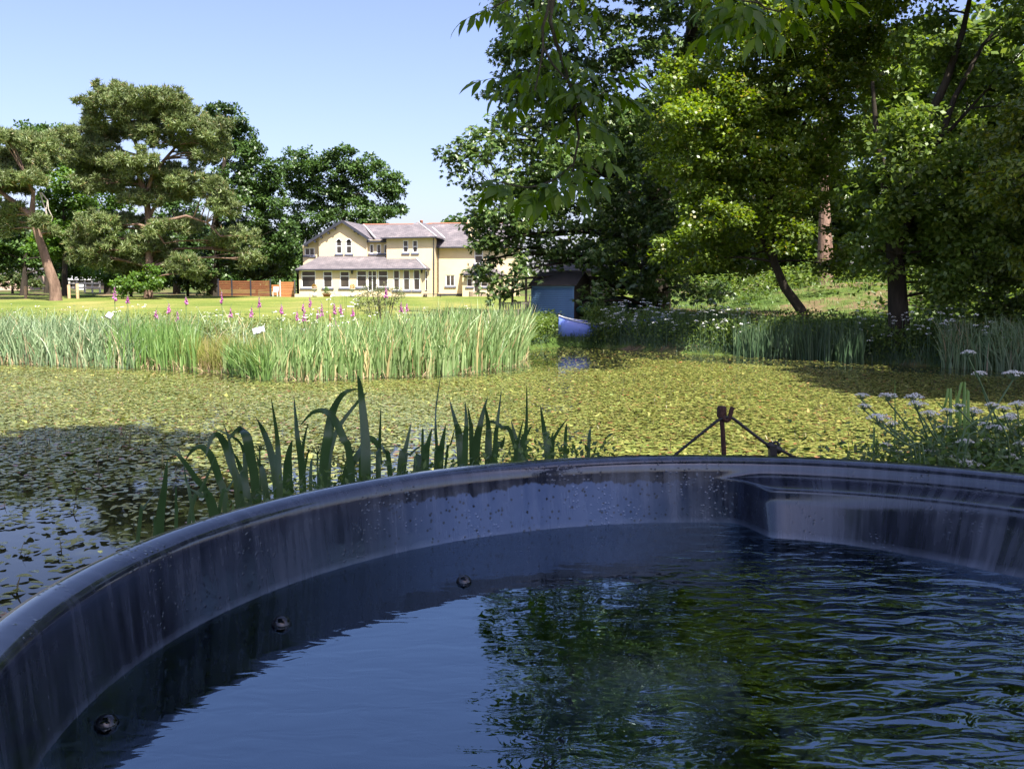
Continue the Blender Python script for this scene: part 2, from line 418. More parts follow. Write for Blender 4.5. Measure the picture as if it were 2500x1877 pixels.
# ------------------------------------------------------------------ reeds and meadow on the near bank of the lawn
M['reed'] = leafmat('reed_blade', [(0, (.11, .19, .06)), (.5, (.19, .29, .10)), (.9, (.30, .38, .17)), (.96, (.42, .36, .18)), (1, (.48, .38, .18))], .25, .45, nscale=1.0, nvar=.2)
M['bluereed'] = leafmat('blue_reed_blade', [(0, (.11, .18, .085)), (.5, (.19, .275, .13)), (.9, (.29, .36, .20)), (.95, (.42, .33, .2)), (1, (.5, .38, .22))], .22, .45, nscale=1.0, nvar=.2)
M['iris'] = leafmat('iris_blade', [(0, (.10, .19, .045)), (.6, (.15, .26, .07)), (1, (.22, .32, .10))], .3, .42, nscale=1.0, nvar=.15)
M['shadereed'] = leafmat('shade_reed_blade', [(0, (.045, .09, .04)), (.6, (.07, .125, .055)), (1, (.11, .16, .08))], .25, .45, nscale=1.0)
M['meadow'] = leafmat('meadow_grass', [(0, (.13, .17, .03)), (.45, (.21, .235, .05)), (.75, (.28, .26, .09)), (1, (.38, .30, .15))], .3, .7, .2, nscale=1.2)
M['meadowleaf'] = leafmat('meadow_leaf', [(0, (.10, .16, .04)), (.6, (.17, .22, .06)), (1, (.25, .27, .10))], .3, .6, nscale=1.2)
M['straw'] = leafmat('dead_reed', [(0, (.3, .22, .12)), (1, (.55, .43, .26))], .2, .8, .2)
M['white'] = plain('white_umbel', (.78, .78, .74), .8, .08, 20, 0)
M['pinkflower'] = leafmat('foxglove_bell', [(0, (.36, .09, .28)), (.6, (.50, .17, .40)), (1, (.64, .32, .54))], .35, .6, .3, nscale=6, nvar=.15)

def shore_band(n, u0, u1, inset, depth):
    """points along the shoreline seen between columns u0 and u1, from inset (m, into the water) to depth (m, inland)"""
    us = rng.uniform(u0, u1, n)
    sp = np.array(shore_px, float); vv = np.interp(us, sp[:, 0], sp[:, 1])
    base = np.array([tuple(pz(a, b, 0).xy) for a, b in zip(us, vv)])
    r = base / np.hypot(base[:, 0], base[:, 1])[:, None]
    return base + r * rng.uniform(-inset, depth, n)[:, None]
def on_ground(P, sink=.04):
    return np.c_[P, np.maximum(height(P[:, 0], P[:, 1]), -.25) - sink]
def bed(name, P, hh, lean, w, mat, label, curv=2.0, seg=3, cat='reeds', wind=(0, 0), face=None):
    n = len(P); ln = rng.normal(0, 1, (n, 2)) * np.asarray(lean)[..., None] * hh[:, None] + np.array(wind) * hh[:, None]
    Vt, Fs = blades(on_ground(P), hh, ln, w, curv, seg, face)
    o = link(name, mesh_np(name, Vt, Fs), mat)
    return tag(o, label, cat, kind='stuff')
def facing(n): return rng.normal(0, .7, n)
n = 7500; P = shore_band(n, 640, 1292, .15, 3.6); q_ = shore_band(900, 545, 665, .1, 4.0); P[:900] = q_
uu = proj(np.c_[P, np.zeros(n)])[0]
clump = .86 + .14 * wob(P[:, 0], P[:, 1], 3.0, .7)
hh = (.75 + .37 * sst(590, 720, uu) + .5 * sst(700, 1240, uu)) * rng.uniform(.42, 1.2, n) * clump
bed('reed_bed', P, hh, .17, rng.uniform(.032, .056, n), M['reed'], 'tall green bulrush bed at the corner of the planted bank', wind=(.06, 0), face=facing(n))
n = 5000; P = shore_band(n, -260, 330, .3, 4.2); P[:500] = shore_band(500, 300, 620, -1, 5)
hh = 1.42 * rng.uniform(.55, 1.1, n) * (.85 + .2 * wob(P[:, 0], P[:, 1], 2.0, 1.9))
bed('blue_reed_bed', P, hh, .29, rng.uniform(.026, .046, n), M['bluereed'], 'grey green reeds with pale bases on the far shore, left end', wind=(.04, 0), face=facing(n))
n = 900; P = shore_band(n, 265, 485, .15, 2.2)
bed('iris_bed', P, rng.uniform(.55, 1.3, n), .13, rng.uniform(.03, .045, n), M['iris'], 'bright green flag iris leaves between the grey reeds and the grass', face=facing(n))
n = 700; P = shore_band(n, 560, 660, .25, .8)
bed('iris_fan', P, rng.uniform(.4, .95, n), .3, rng.uniform(.02, .035, n), M['iris'], 'low arching water plants where the meadow grass meets the bulrushes', face=facing(n))
n = 19000; P = np.concatenate([shore_band(4000, 380, 690, .05, 12.5), shore_band(6000, 430, 670, -.1, 4.5), shore_band(5500, -200, 420, -2.5, 13), shore_band(3500, 600, 1280, -1.8, 12.5)])
hh = rng.uniform(.35, .85, n) * np.where((np.arange(n) >= 4000) & (np.arange(n) < 10000), 1.25, 1) * (.8 + .3 * wob(P[:, 0], P[:, 1], 1.4, .3))
bed('meadow_grass', P, hh, .25, rng.uniform(.007, .014, n), M['meadow'], 'uncut meadow grass with seed heads on the bank before the lawn', cat='grass', face=facing(n))
n = 1500; P = shore_band(n, -260, 1290, .2, .5)
bed('dead_reed_bases', P, rng.uniform(.12, .42, n), .7, rng.uniform(.015, .03, n), M['straw'], 'dry straw coloured reed stumps along the waterline', cat='reeds', face=facing(n))
# leafy herbs in the meadow
def leaves_quads(c, d, nrm, L, W):
    s = np.cross(d, nrm); s /= np.maximum(np.linalg.norm(s, axis=1, keepdims=True), 1e-6)
    L = np.broadcast_to(L, len(c))[:, None]; W = np.broadcast_to(W, len(c))[:, None]
    Vt = np.stack([c, c + d * L * .45 + s * W, c + d * L, c + d * L * .45 - s * W], 1).reshape(-1, 3)
    return Vt, np.arange(len(c) * 4).reshape(-1, 4)
def unit(a): return a / np.maximum(np.linalg.norm(a, axis=-1, keepdims=True), 1e-9)
def herbs(name, P, hmin, hmax, per, mat, label, L=.09, W=.025, cat='herbs'):
    n = len(P); base = on_ground(P); N = n * per
    c = np.repeat(base, per, 0); c[:, 2] += rng.uniform(hmin, hmax, N); c[:, :2] += rng.normal(0, .16, (N, 2))
    d = unit(rng.normal(0, 1, (N, 3)) * (1, 1, .5)); nr = unit(rng.normal(0, .5, (N, 3)) + (0, 0, 1))
    Vt, Fs = leaves_quads(c, d, nr, rng.uniform(.6, 1.3, N) * L, W)
    return tag(link(name, mesh_np(name, Vt, Fs), mat), label, cat, kind='stuff')
P = np.concatenate([shore_band(700, 380, 700, -2, 12), shore_band(500, -150, 380, -4, 12), shore_band(500, 640, 1250, -3, 12)])
herbs('meadow_herbs', P, .15, .85, 20, M['meadowleaf'], 'leafy wild herbs scattered through the meadow grass')
# white umbels
def umbels(P, h, rad, n_dot, dot):
    N = len(P); top = on_ground(P); top[:, 2] += h
    c = np.repeat(top, n_dot, 0); a = rng.uniform(0, 2 * np.pi, len(c)); r = np.sqrt(rng.random(len(c))) * np.repeat(rad, n_dot)
    c += np.stack([np.cos(a) * r, np.sin(a) * r, -r * r / np.repeat(rad, n_dot) * .35 + rng.normal(0, .006, len(c))], 1)
    d = unit(rng.normal(0, 1, (len(c), 3)) * (1, 1, .3)); nr = unit(rng.normal(0, .45, (len(c), 3)) + (0, 0, 1))
    Vt, Fs = leaves_quads(c - d * dot / 2, d, nr, dot, dot * .5)
    return Vt, Fs, top
def umbel_bed(name, P, h, mat, label, rad=(.05, .10), n_dot=11, dot=.05):
    N = len(P); Vt, Fs, top = umbels(P, h, rng.uniform(*rad, N), n_dot, dot)
    o = tag(link(name, mesh_np(name, Vt, Fs), M['white']), label, 'flowers', kind='stuff')
    b0 = on_ground(P); sv, sf = blades(b0, top[:, 2] - b0[:, 2], rng.normal(0, .03, (N, 2)) * 0, .012, 1.0, 1, tipw=.9)
    s = link('stems', mesh_np('stems', sv, sf), mat); s.parent = o; s['kind'] = 'stuff'
    return o
P = np.concatenate([shore_band(36, -100, 330, -3.5, 10), shore_band(36, 330, 700, -2.5, 10), shore_band(70, 640, 1000, -1.5, 8), shore_band(30, 1000, 1240, -2.5, 8)])
umbel_bed('wild_carrot_flowers', P, rng.uniform(.75, 1.3, len(P)), M['iris'], 'white umbel flowers dotted through the meadow bank', (.035, .07), 8, .035)
# ------------------------------------------------------------------ trees
def lobes_to_crown(lobes, dens, rc, per, leaf, droop=.25, shell=.5, fan=1, fanspread=.9, upness=1.0, flat=.6, needle=False):
    """lobes: (x,y,z, rx,ry,rz) arrays. Clumps sit mostly near a lobe's surface; leaves cover each clump's dome."""
    C = []; CR = []
    for (x, y, z, rx, ry, rz) in lobes:
        n = max(4, int(dens * rx * rz / (rc * rc)))
        d = unit(rng.normal(0, 1, (n, 3))); r = shell + (1 - shell) * rng.random(n) ** .6
        r *= 1 + .12 * rng.normal(0, 1, n)
        c = d * r[:, None] * np.array([rx, ry, rz]) + np.array([x, y, z])
        C.append(c); CR.append(np.full(n, rc) * rng.uniform(.55, 1.25, n))
    C = np.concatenate(C); CR = np.concatenate(CR)
    N = len(C) * per
    c = np.repeat(C, per, 0); cr = np.repeat(CR, per)
    d = unit(rng.normal(0, 1, (N, 3)) + (0, 0, .35)); r = rng.random(N) ** .45
    off = d * (r * cr)[:, None]; off[:, 2] *= flat
    p = c + off
    if needle:
        dirs = unit(rng.normal(0, .8, (N * fan, 3)) + np.repeat(d, fan, 0) * .5 + (0, 0, .45))
        p = np.repeat(p, fan, 0); Lf = leaf[0] * rng.uniform(.6, 1.3, N * fan)
        s = unit(np.cross(dirs, rng.normal(0, 1, (N * fan, 3)))) * leaf[1]
        Vt = np.stack([p - s, p + s, p + dirs * Lf[:, None]], 1).reshape(-1, 3)
        return Vt, np.arange(len(p) * 3).reshape(-1, 3), C
    out = unit(d * (.8, .8, .3) + rng.normal(0, .75, (N, 3)) + (0, 0, -droop))
    nrm = unit(rng.normal(0, .55, (N, 3)) + d * .5 + (0, 0, upness))
    if fan > 1:
        p = np.repeat(p, fan, 0); o0 = np.repeat(out, fan, 0); n0 = np.repeat(nrm, fan, 0)
        side = unit(np.cross(o0, n0)); k = np.tile(np.linspace(-fanspread, fanspread, fan), N)[:, None]
        out = unit(o0 * np.cos(k) + side * np.sin(k) + np.array([0, 0, -.25]))
        nrm = unit(n0 + rng.normal(0, .12, n0.shape)); N *= fan
    Vt, Fs = leaves_quads(p, out, nrm, leaf[0] * rng.uniform(.7, 1.25, N), leaf[1] * rng.uniform(.8, 1.2, N))
    return Vt, Fs, C
def limb_pts(a, b, sag=.12, n=5):
    a = Vector(a); b = Vector(b); L = (b - a).length
    m = a.lerp(b, .5) + Vector((random.gauss(0, .06) * L, random.gauss(0, .06) * L, L * sag))
    return [a * (1 - t) ** 2 + m * 2 * t * (1 - t) + b * t * t for t in [i / n for i in range(n + 1)]]
def px_lobes(lst, Y, depth=1.0, jit=1.2, grow=1.0):
    out = []
    for L in lst:
        u, v, ru, rv = L[:4]; yy = Y + (L[4] if len(L) > 4 else random.uniform(-jit, jit))
        p = px(u, v, yy); k = yy / F
        out.append((p.x, p.y, p.z, ru * k * grow, depth * .5 * (ru + rv) * k, rv * k * grow))
    return out
def make_tree(name, label, lobes, trunks, leafm, barkm, dens=3.0, rc=.6, per=40, leaf=(.2, .05), twigs=3, cat='tree', group=None, limb_r=.09, extra_limbs=True, **kw):
    """trunks: list of (points, radii); the first one starts at the ground"""
    base = Vector(trunks[0][0][0]); root = empty(name, base); tag(root, label, cat, group)
    Vt, Fs, C = lobes_to_crown(lobes, dens, rc, per, leaf, **kw)
    cr = link('crown', mesh_np('crown', Vt, Fs), leafm); setparent(cr, root)
    tb = MB()
    allp = []
    for pts, rad in trunks:
        tb.tube(pts, rad, 9)
        for i in range(len(pts) - 1):
            for t in (0, .33, .66): allp.append((Vector(pts[i]).lerp(Vector(pts[i + 1]), t), rad[i] * (1 - t) + rad[i + 1] * t))
        allp.append((Vector(pts[-1]), rad[-1]))
    if extra_limbs:
        for (x, y, z, rx, ry, rz) in lobes:
            c = Vector((x, y, z - rz * .3))
            cand = [q for q in allp if q[0].z < c.z + .3] or allp
            a, ra = min(cand, key=lambda q: (q[0] - c).length + .35 * abs(c.z - q[0].z))
            r0 = min(ra * .7, limb_r * (.6 + .06 * (c - a).length))
            pts = limb_pts(a, c); tb.tube(pts, [r0 * (1 - .75 * i / 5) for i in range(6)], 6, False)
            for _ in range(twigs):
                e = Vector((x, y, z)) + Vector((random.uniform(-.8, .8) * rx, random.uniform(-.8, .8) * ry, random.uniform(-.5, .8) * rz))
                tb.tube(limb_pts(pts[random.choice((2, 3, 4))], e, .08, 3), [r0 * .45, r0 * .32, r0 * .2, r0 * .08], 4, False)
    tr = tb.build('trunk', barkm, root)
    return root
def z3(zx, zy): return zx / 2.967, 180 + zy / 2.967
def z3l(lst): return [(*z3(a[0], a[1]), a[2] / 2.967, a[3] / 2.967) + tuple(a[4:]) for a in lst]
def ptrunk(lst, Y, conv=None):
    pts = []
    for i, q in enumerate(lst):
        u, v = conv(q[0], q[1]) if conv else q[:2]
        pts.append(px(u, v, Y + (q[2] if len(q) > 2 else 0)))
    return pts
def to_ground(pts):
    p = pts[0]; g = hz(p.x, p.y); return [Vector((p.x, p.y, g - .3))] + [q for q in pts if q.z > g + .1]
def rads(pts, r0, r1): n = len(pts); return [r0 + (r1 - r0) * (i / (n - 1)) ** .8 for i in range(n)]

# left: big pine
YP = 76
lob = px_lobes(z3l([(930,340,100,50),(1010,430,95,50),(870,450,100,50),(1070,600,80,45),(900,830,120,60),(1000,900,80,50),(960,700,90,50),(1110,380,90,50),(1000,165,280,62),(860,150,120,52),(1200,180,140,60),(760,255,105,60),(1090,255,150,45),(1290,320,170,70),(930,255,110,50),
    (700,360,85,52),(600,430,120,55),(740,415,120,50),(560,520,95,45),(700,560,170,70),(640,640,120,70),(850,640,110,50),(780,720,190,62),(650,800,110,55),
    (1420,400,145,80),(1530,460,105,65),(1200,480,100,60),(1450,560,150,62),(1570,560,80,55),(1290,720,160,62),(1150,800,150,62),(1400,770,130,70),(1300,860,160,60),(1560,860,120,70),(1600,960,90,55),
    (720,1100,170,70),(860,1060,110,45),(620,1220,130,62),(800,1250,190,62),(950,1300,190,70),(1050,1230,150,52),(1300,1110,140,52),(1400,1090,90,52),(1180,1310,150,62),(1350,1390,140,62),
    (1700,1190,150,62),(1800,1340,85,52),(1580,1230,80,45),(900,1390,160,60),(700,1330,120,55)]), YP, .9, 2.6, 1.12)
lob += [(l[0] + random.uniform(-.9, .9) * l[3], l[1] + random.uniform(-1.5, 1.5), l[2] + random.uniform(-.9, .9) * l[5], l[3] * random.uniform(.4, .75), l[4] * .6, l[5] * random.uniform(.5, .9)) for l in list(lob) for _ in (0, 1)]
t1 = to_ground(ptrunk([(1075,1590),(1082,1300),(1078,1050),(1060,900),(1012,760),(1005,560),(940,390),(880,250)], YP, z3))
t2 = ptrunk([(1078,1040),(1140,930),(1250,860)], YP, z3); t3 = ptrunk([(1060,880),(1110,720),(1240,570),(1350,440)], YP, z3)
t4 = ptrunk([(1082,1100),(1190,1070),(1350,1030),(1500,1080),(1600,1180)], YP - 1.5, z3); t5 = ptrunk([(1080,1120),(1000,1090),(880,1100)], YP - 1, z3); t6 = ptrunk([(1010,600),(920,570),(800,520)], YP, z3)
t7 = ptrunk([(1080,1120),(1140,1150),(1190,1230)], YP - 1.2, z3)
make_tree('pine_tree', 'tall spreading pine, the largest tree on the lawn\'s left side', lob,
    [(t1, rads(t1, .42, .1)), (t2, rads(t2, .18, .08)), (t3, rads(t3, .2, .07)), (t4, rads(t4, .17, .05)), (t5, rads(t5, .15, .06)), (t6, rads(t6, .14, .05)), (t7, rads(t7, .14, .07))],
    M['needle'], M['pinebark'], dens=3.8, rc=.42, per=17, leaf=(.36, .042), fan=7, flat=.55, needle=True, twigs=3, limb_r=.11)
# far left pine with a leaning trunk
YQ = 70
lob = px_lobes(z3l([(100,520,240,70),(250,560,140,52),(60,470,120,45),(120,640,190,62),(30,740,150,52),(180,760,115,45),(100,830,130,35),(30,1000,110,52),(70,1090,100,52),(300,1090,55,42),(-120,600,180,110),(330,1160,45,35),(-140,850,140,80)]), YQ, .9, 2.0, 1.1)
lob += [(l[0] + random.uniform(-.9, .9) * l[3], l[1] + random.uniform(-1.2, 1.2), l[2] + random.uniform(-.9, .9) * l[5], l[3] * random.uniform(.4, .75), l[4] * .6, l[5] * random.uniform(.5, .9)) for l in list(lob) for _ in (0, 1)]
t1 = to_ground(ptrunk([(405,1610),(395,1520),(350,1400),(310,1270),(275,1170),(230,1030),(130,950),(20,870),(-80,760)], YQ, z3)); t2 = ptrunk([(232,1010),(238,930),(242,865),(200,780)], YQ, z3)
make_tree('pine_tree', 'pine with a bare leaning pink trunk at the left edge', lob, [(t1, rads(t1, .5, .12)), (t2, rads(t2, .22, .1))],
    M['needle'], M['pinebark'], dens=4.0, rc=.42, per=17, leaf=(.36, .042), fan=7, flat=.55, needle=True, twigs=3, limb_r=.11)
dead = MB()
for q in ([(290,860),(310,930),(340,1010),(335,1060)], [(300,862),(345,920),(350,980),(380,1040),(372,1070)], [(345,925),(330,1000),(345,1100)]):
    pp = ptrunk(q, YQ - .6, z3); dead.tube(pp, rads(pp, .06, .02), 5)
root = [o for o in bpy.data.objects if o.name == 'pine_tree.001'][0]
dead.build('dead_branch', M['deadwood'], root)
# broadleaf trees behind the pines
def broad(name, label, lst, Y, trunk, mat, bark='darkbark', conv=z3l, tconv=z3, r0=.4, **kw):
    lob = px_lobes(conv(lst) if conv else lst, Y, .9, kw.pop('jit', 1.6))
    t = to_ground(ptrunk(trunk, Y, tconv)); args = dict(dens=4.6, rc=.75, per=80, leaf=(.34, .12), twigs=2); args.update(kw)
    return make_tree(name, label, lob, [(t, rads(t, r0, .1))], M[mat], M[bark], **args)
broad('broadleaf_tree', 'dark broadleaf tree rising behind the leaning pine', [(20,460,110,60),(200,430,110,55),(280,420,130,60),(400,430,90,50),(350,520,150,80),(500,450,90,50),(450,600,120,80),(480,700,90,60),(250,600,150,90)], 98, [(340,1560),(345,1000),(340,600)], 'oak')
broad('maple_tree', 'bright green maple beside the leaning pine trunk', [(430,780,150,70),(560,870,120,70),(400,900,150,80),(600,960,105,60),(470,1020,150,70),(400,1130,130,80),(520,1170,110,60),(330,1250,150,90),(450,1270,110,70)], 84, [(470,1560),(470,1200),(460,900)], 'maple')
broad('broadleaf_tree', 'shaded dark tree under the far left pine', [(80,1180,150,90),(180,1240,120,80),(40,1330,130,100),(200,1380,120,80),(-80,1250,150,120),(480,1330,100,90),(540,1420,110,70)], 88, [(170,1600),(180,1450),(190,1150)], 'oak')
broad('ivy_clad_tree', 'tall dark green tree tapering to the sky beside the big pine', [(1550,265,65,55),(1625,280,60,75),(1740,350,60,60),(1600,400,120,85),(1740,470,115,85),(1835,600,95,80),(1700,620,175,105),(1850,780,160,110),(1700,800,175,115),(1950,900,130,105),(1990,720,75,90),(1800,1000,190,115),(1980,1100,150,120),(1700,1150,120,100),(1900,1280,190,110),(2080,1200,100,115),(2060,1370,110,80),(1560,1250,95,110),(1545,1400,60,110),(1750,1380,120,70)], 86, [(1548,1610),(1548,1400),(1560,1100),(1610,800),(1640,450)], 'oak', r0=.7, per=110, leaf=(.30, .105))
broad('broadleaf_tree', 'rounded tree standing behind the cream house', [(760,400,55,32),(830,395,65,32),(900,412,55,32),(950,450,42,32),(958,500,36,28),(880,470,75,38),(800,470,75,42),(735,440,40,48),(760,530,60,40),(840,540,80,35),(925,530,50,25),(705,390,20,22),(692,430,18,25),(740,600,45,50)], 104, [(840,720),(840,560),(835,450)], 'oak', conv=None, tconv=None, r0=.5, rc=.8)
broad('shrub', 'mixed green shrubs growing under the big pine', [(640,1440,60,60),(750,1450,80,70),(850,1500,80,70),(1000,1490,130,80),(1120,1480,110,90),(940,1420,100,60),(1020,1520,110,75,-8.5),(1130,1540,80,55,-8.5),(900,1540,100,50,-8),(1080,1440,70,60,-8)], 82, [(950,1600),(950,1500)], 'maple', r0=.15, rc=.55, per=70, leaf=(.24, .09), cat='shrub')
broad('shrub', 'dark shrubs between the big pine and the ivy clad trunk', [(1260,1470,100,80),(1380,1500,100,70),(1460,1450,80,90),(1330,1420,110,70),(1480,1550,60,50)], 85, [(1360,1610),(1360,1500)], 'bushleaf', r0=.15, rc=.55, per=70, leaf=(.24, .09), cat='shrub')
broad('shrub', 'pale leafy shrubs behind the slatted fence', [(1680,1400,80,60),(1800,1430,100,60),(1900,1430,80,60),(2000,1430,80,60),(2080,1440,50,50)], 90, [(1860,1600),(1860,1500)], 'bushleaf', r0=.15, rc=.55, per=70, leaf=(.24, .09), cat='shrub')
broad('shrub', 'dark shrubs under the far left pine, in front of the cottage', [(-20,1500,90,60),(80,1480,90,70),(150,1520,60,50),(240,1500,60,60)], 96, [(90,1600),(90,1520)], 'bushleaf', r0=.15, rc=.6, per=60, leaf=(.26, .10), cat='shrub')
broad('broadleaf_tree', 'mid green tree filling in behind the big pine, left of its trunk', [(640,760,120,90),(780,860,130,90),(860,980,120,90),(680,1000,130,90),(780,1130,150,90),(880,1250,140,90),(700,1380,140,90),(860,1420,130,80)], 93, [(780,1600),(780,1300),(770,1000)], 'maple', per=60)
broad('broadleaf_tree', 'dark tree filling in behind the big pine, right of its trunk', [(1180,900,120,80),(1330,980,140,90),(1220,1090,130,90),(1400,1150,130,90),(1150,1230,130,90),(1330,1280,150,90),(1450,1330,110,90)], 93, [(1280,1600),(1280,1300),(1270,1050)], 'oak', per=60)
# a row of far trees closing the view behind the left lawn, and the tree top above the wing roof
far_rows = [(-200, 560), (-60, 520), (60, 560), (170, 540), (300, 590), (420, 600), (540, 580), (640, 600), (1080, 560), (1180, 580)]
for k, (u, vtop) in enumerate(far_rows):
    Y = 125 + (k * 37 % 17); lst = [(u + random.uniform(-35, 35), v, random.uniform(60, 95), random.uniform(32, 48)) for v in range(vtop, 725, 32)]
    if k == 8: lst = [(1118, 542, 14, 9), (1120, 570, 45, 30), (1110, 640, 60, 50)]
    if k == 9: lst = [(1200, 560, 60, 35), (1230, 620, 60, 50)]
    nm = ['behind the leaning pine, outermost at the left edge', 'behind the leaning pine, next to the outermost', 'seen under the leaning pine', 'between the two pines', 'seen left of the big pine trunk', 'seen right of the big pine trunk', 'behind the ivy clad trunk', 'behind the slatted fence', 'showing just above the wing roof', 'behind the chimney and the chestnut'][k]
    broad('distant_tree', 'distant hazy green tree ' + nm, lst, Y, [(u, 712), (u, 640)], 'oak', conv=None, tconv=None, r0=.3, rc=1.1, per=60, leaf=(.6, .2), twigs=0, jit=2.5, group='distant trees', extra_limbs=False)

# right: chestnut over the shed
YC = 41.0
ch = [(1125,385,38,26,-1),(1150,420,45,32,-.5),(1270,330,70,60),(1290,430,75,60),(1290,520,65,55),(1275,120,70,60),(1300,200,80,60),(1420,400,80,70),(1170,520,45,40,-1),(1290,60,90,70),(1250,160,65,55),(1235,250,65,45),(1165,365,50,32,-1.5),(1210,330,55,45),(1200,430,65,45),(1222,505,75,55),(1185,560,42,42),(1235,610,55,48),(1262,660,36,30,-2),(1330,560,100,80),(1340,450,100,80),(1350,340,110,80),(1380,220,110,80),(1400,110,120,80),(1450,0,150,80),(1300,-40,120,70),
      (1480,300,110,90),(1500,420,110,90),(1470,560,100,90),(1560,600,100,90),(1600,480,90,80),(1590,350,90,80),(1550,180,110,90),(1650,90,120,90),(1700,0,120,80),(1370,630,80,40,1.5),(1650,620,90,80),(1520,680,70,45),(1600,690,80,45),(1452,730,26,36,-3),(1178,625,32,42,-1),(1195,680,30,38,-1),(1225,712,28,24,-1.5),(1190,580,40,30,-1),(1640,520,80,80,-2),(1630,400,80,70,-2),(1665,250,80,80,-2),(1700,700,80,40),(1500,-120,200,90),(1700,-130,160,100),(1420,-230,200,110),(1650,-260,200,120),(1540,-400,220,130),(1800,-200,160,120)]
t1 = to_ground(ptrunk([(1600,775),(1600,600),(1615,350),(1690,120),(1710,0),(1700,-150)], YC + 2)); t2 = ptrunk([(1602,560),(1480,420),(1380,300),(1330,180)], YC + 2); t3 = ptrunk([(1602,600),(1450,560),(1300,580)], YC + 1.5)
make_tree('chestnut_tree', 'huge dark green horse chestnut overhanging the blue shed', px_lobes(ch, YC, 1.0, 1.5), [(t1, rads(t1, .75, .3)), (t2, rads(t2, .3, .08)), (t3, rads(t3, .3, .06))],
    M['chestnut'], M['darkbark'], dens=4.8, rc=.68, per=32, leaf=(.195, .043), fan=5, fanspread=1.25, droop=.55, flat=.62, limb_r=.12, twigs=2)
# yellow green tree on the right bank
YL = 31.0
lm = [(1690,205,80,60),(1760,250,100,75),(1800,130,105,75),(1900,60,130,85),(2000,120,120,85),(2080,40,130,75),(1705,300,85,55),(1850,250,115,85),(1950,230,110,85),(1650,335,70,40),(1700,420,105,75),(1800,380,105,85),(1900,380,100,75),(2050,230,90,75),(1750,520,105,65),(1860,500,105,70),(1980,420,75,50),(2085,330,75,60),(1690,620,85,65),(1820,610,85,60),(2150,150,85,75),(1920,560,50,55),(1950,-70,180,80),(2130,-60,140,80),(1780,-20,110,70),(2012,520,36,50),(2035,640,50,40),(1995,380,50,50),(1850,-170,180,90),(2050,-180,180,90),(1950,-300,190,90),(1880,-430,190,100),(2060,-450,190,100),(1960,-600,220,130)]
t1 = to_ground(ptrunk([(1968,800),(1955,755),(1915,700),(1890,640),(1878,520),(1890,380),(1920,200),(1960,60)], YL)); t2 = ptrunk([(1890,640),(1850,560),(1800,450),(1760,320)], YL + .5)
t3 = ptrunk([(1885,430),(1990,260),(2080,100)], YL + .3); t4 = ptrunk([(1882,480),(1800,330),(1740,240)], YL - .5)
make_tree('maple_tree', 'sunlit yellow green maple with a thin leaning trunk on the right bank', px_lobes(lm, YL, 1.0, 1.3), [(t1, rads(t1, .22, .06)), (t2, rads(t2, .11, .04)), (t3, rads(t3, .1, .03)), (t4, rads(t4, .08, .03))],
    M['lime'], M['darkbark'], dens=6.0, rc=.5, per=112, leaf=(.132, .052), limb_r=.06, twigs=4, flat=.55)
# dark multi-stemmed tree
YD = 27.5
dk = [(2250,350,115,75),(2180,460,100,75),(2300,480,115,85),(2400,420,115,95),(2250,580,115,85),(2380,600,125,95),(2480,520,100,100),(2150,600,70,50),(2240,110,60,40),(2400,170,80,45),(2470,60,80,45),(2350,260,75,40),(2480,250,70,50),(2300,20,70,40),(2560,380,100,100),(2560,600,110,110),(2420,700,110,60),(2300,690,90,50),(2330,150,50,30),(2250,-100,130,60),(2450,-90,130,60),(2350,-220,180,80),(2560,-20,120,80),(2280,-340,180,90),(2500,-340,200,110),(2380,-520,240,140)]
t1 = to_ground(ptrunk([(2195,800),(2190,690),(2180,560),(2215,420),(2250,330),(2310,200),(2350,80),(2380,-60)], YD)); t2 = ptrunk([(2182,580),(2165,450),(2140,330),(2130,200)], YD + .4)
t3 = ptrunk([(2190,600),(2240,480),(2290,360),(2330,240),(2400,110),(2480,20)], YD - .3); t4 = ptrunk([(2195,620),(2160,500),(2150,380)], YD - .4); t5 = ptrunk([(2300,340),(2400,230),(2500,120)], YD)
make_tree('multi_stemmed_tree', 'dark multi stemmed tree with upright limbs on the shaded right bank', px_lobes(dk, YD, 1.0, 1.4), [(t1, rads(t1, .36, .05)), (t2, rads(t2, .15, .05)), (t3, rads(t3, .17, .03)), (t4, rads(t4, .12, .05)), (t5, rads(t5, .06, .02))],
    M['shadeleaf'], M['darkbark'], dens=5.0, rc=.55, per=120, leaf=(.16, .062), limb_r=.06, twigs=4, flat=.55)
# yew-like foliage at the right edge
YY = 19.0
ye = [(2470,330,95,70),(2540,430,120,100),(2420,425,60,50),(2600,300,120,100),(2650,500,120,130),(2480,480,60,45),(2560,620,90,80)]
t1 = to_ground(ptrunk([(2640,860),(2640,600),(2610,350)], YY))
make_tree('evergreen_tree', 'yellow green evergreen boughs reaching in at the right edge', px_lobes(ye, YY, 1.0, .8), [(t1, rads(t1, .3, .1))], M['yew'], M['darkbark'], dens=4.5, rc=.36, per=110, leaf=(.13, .035), twigs=3)
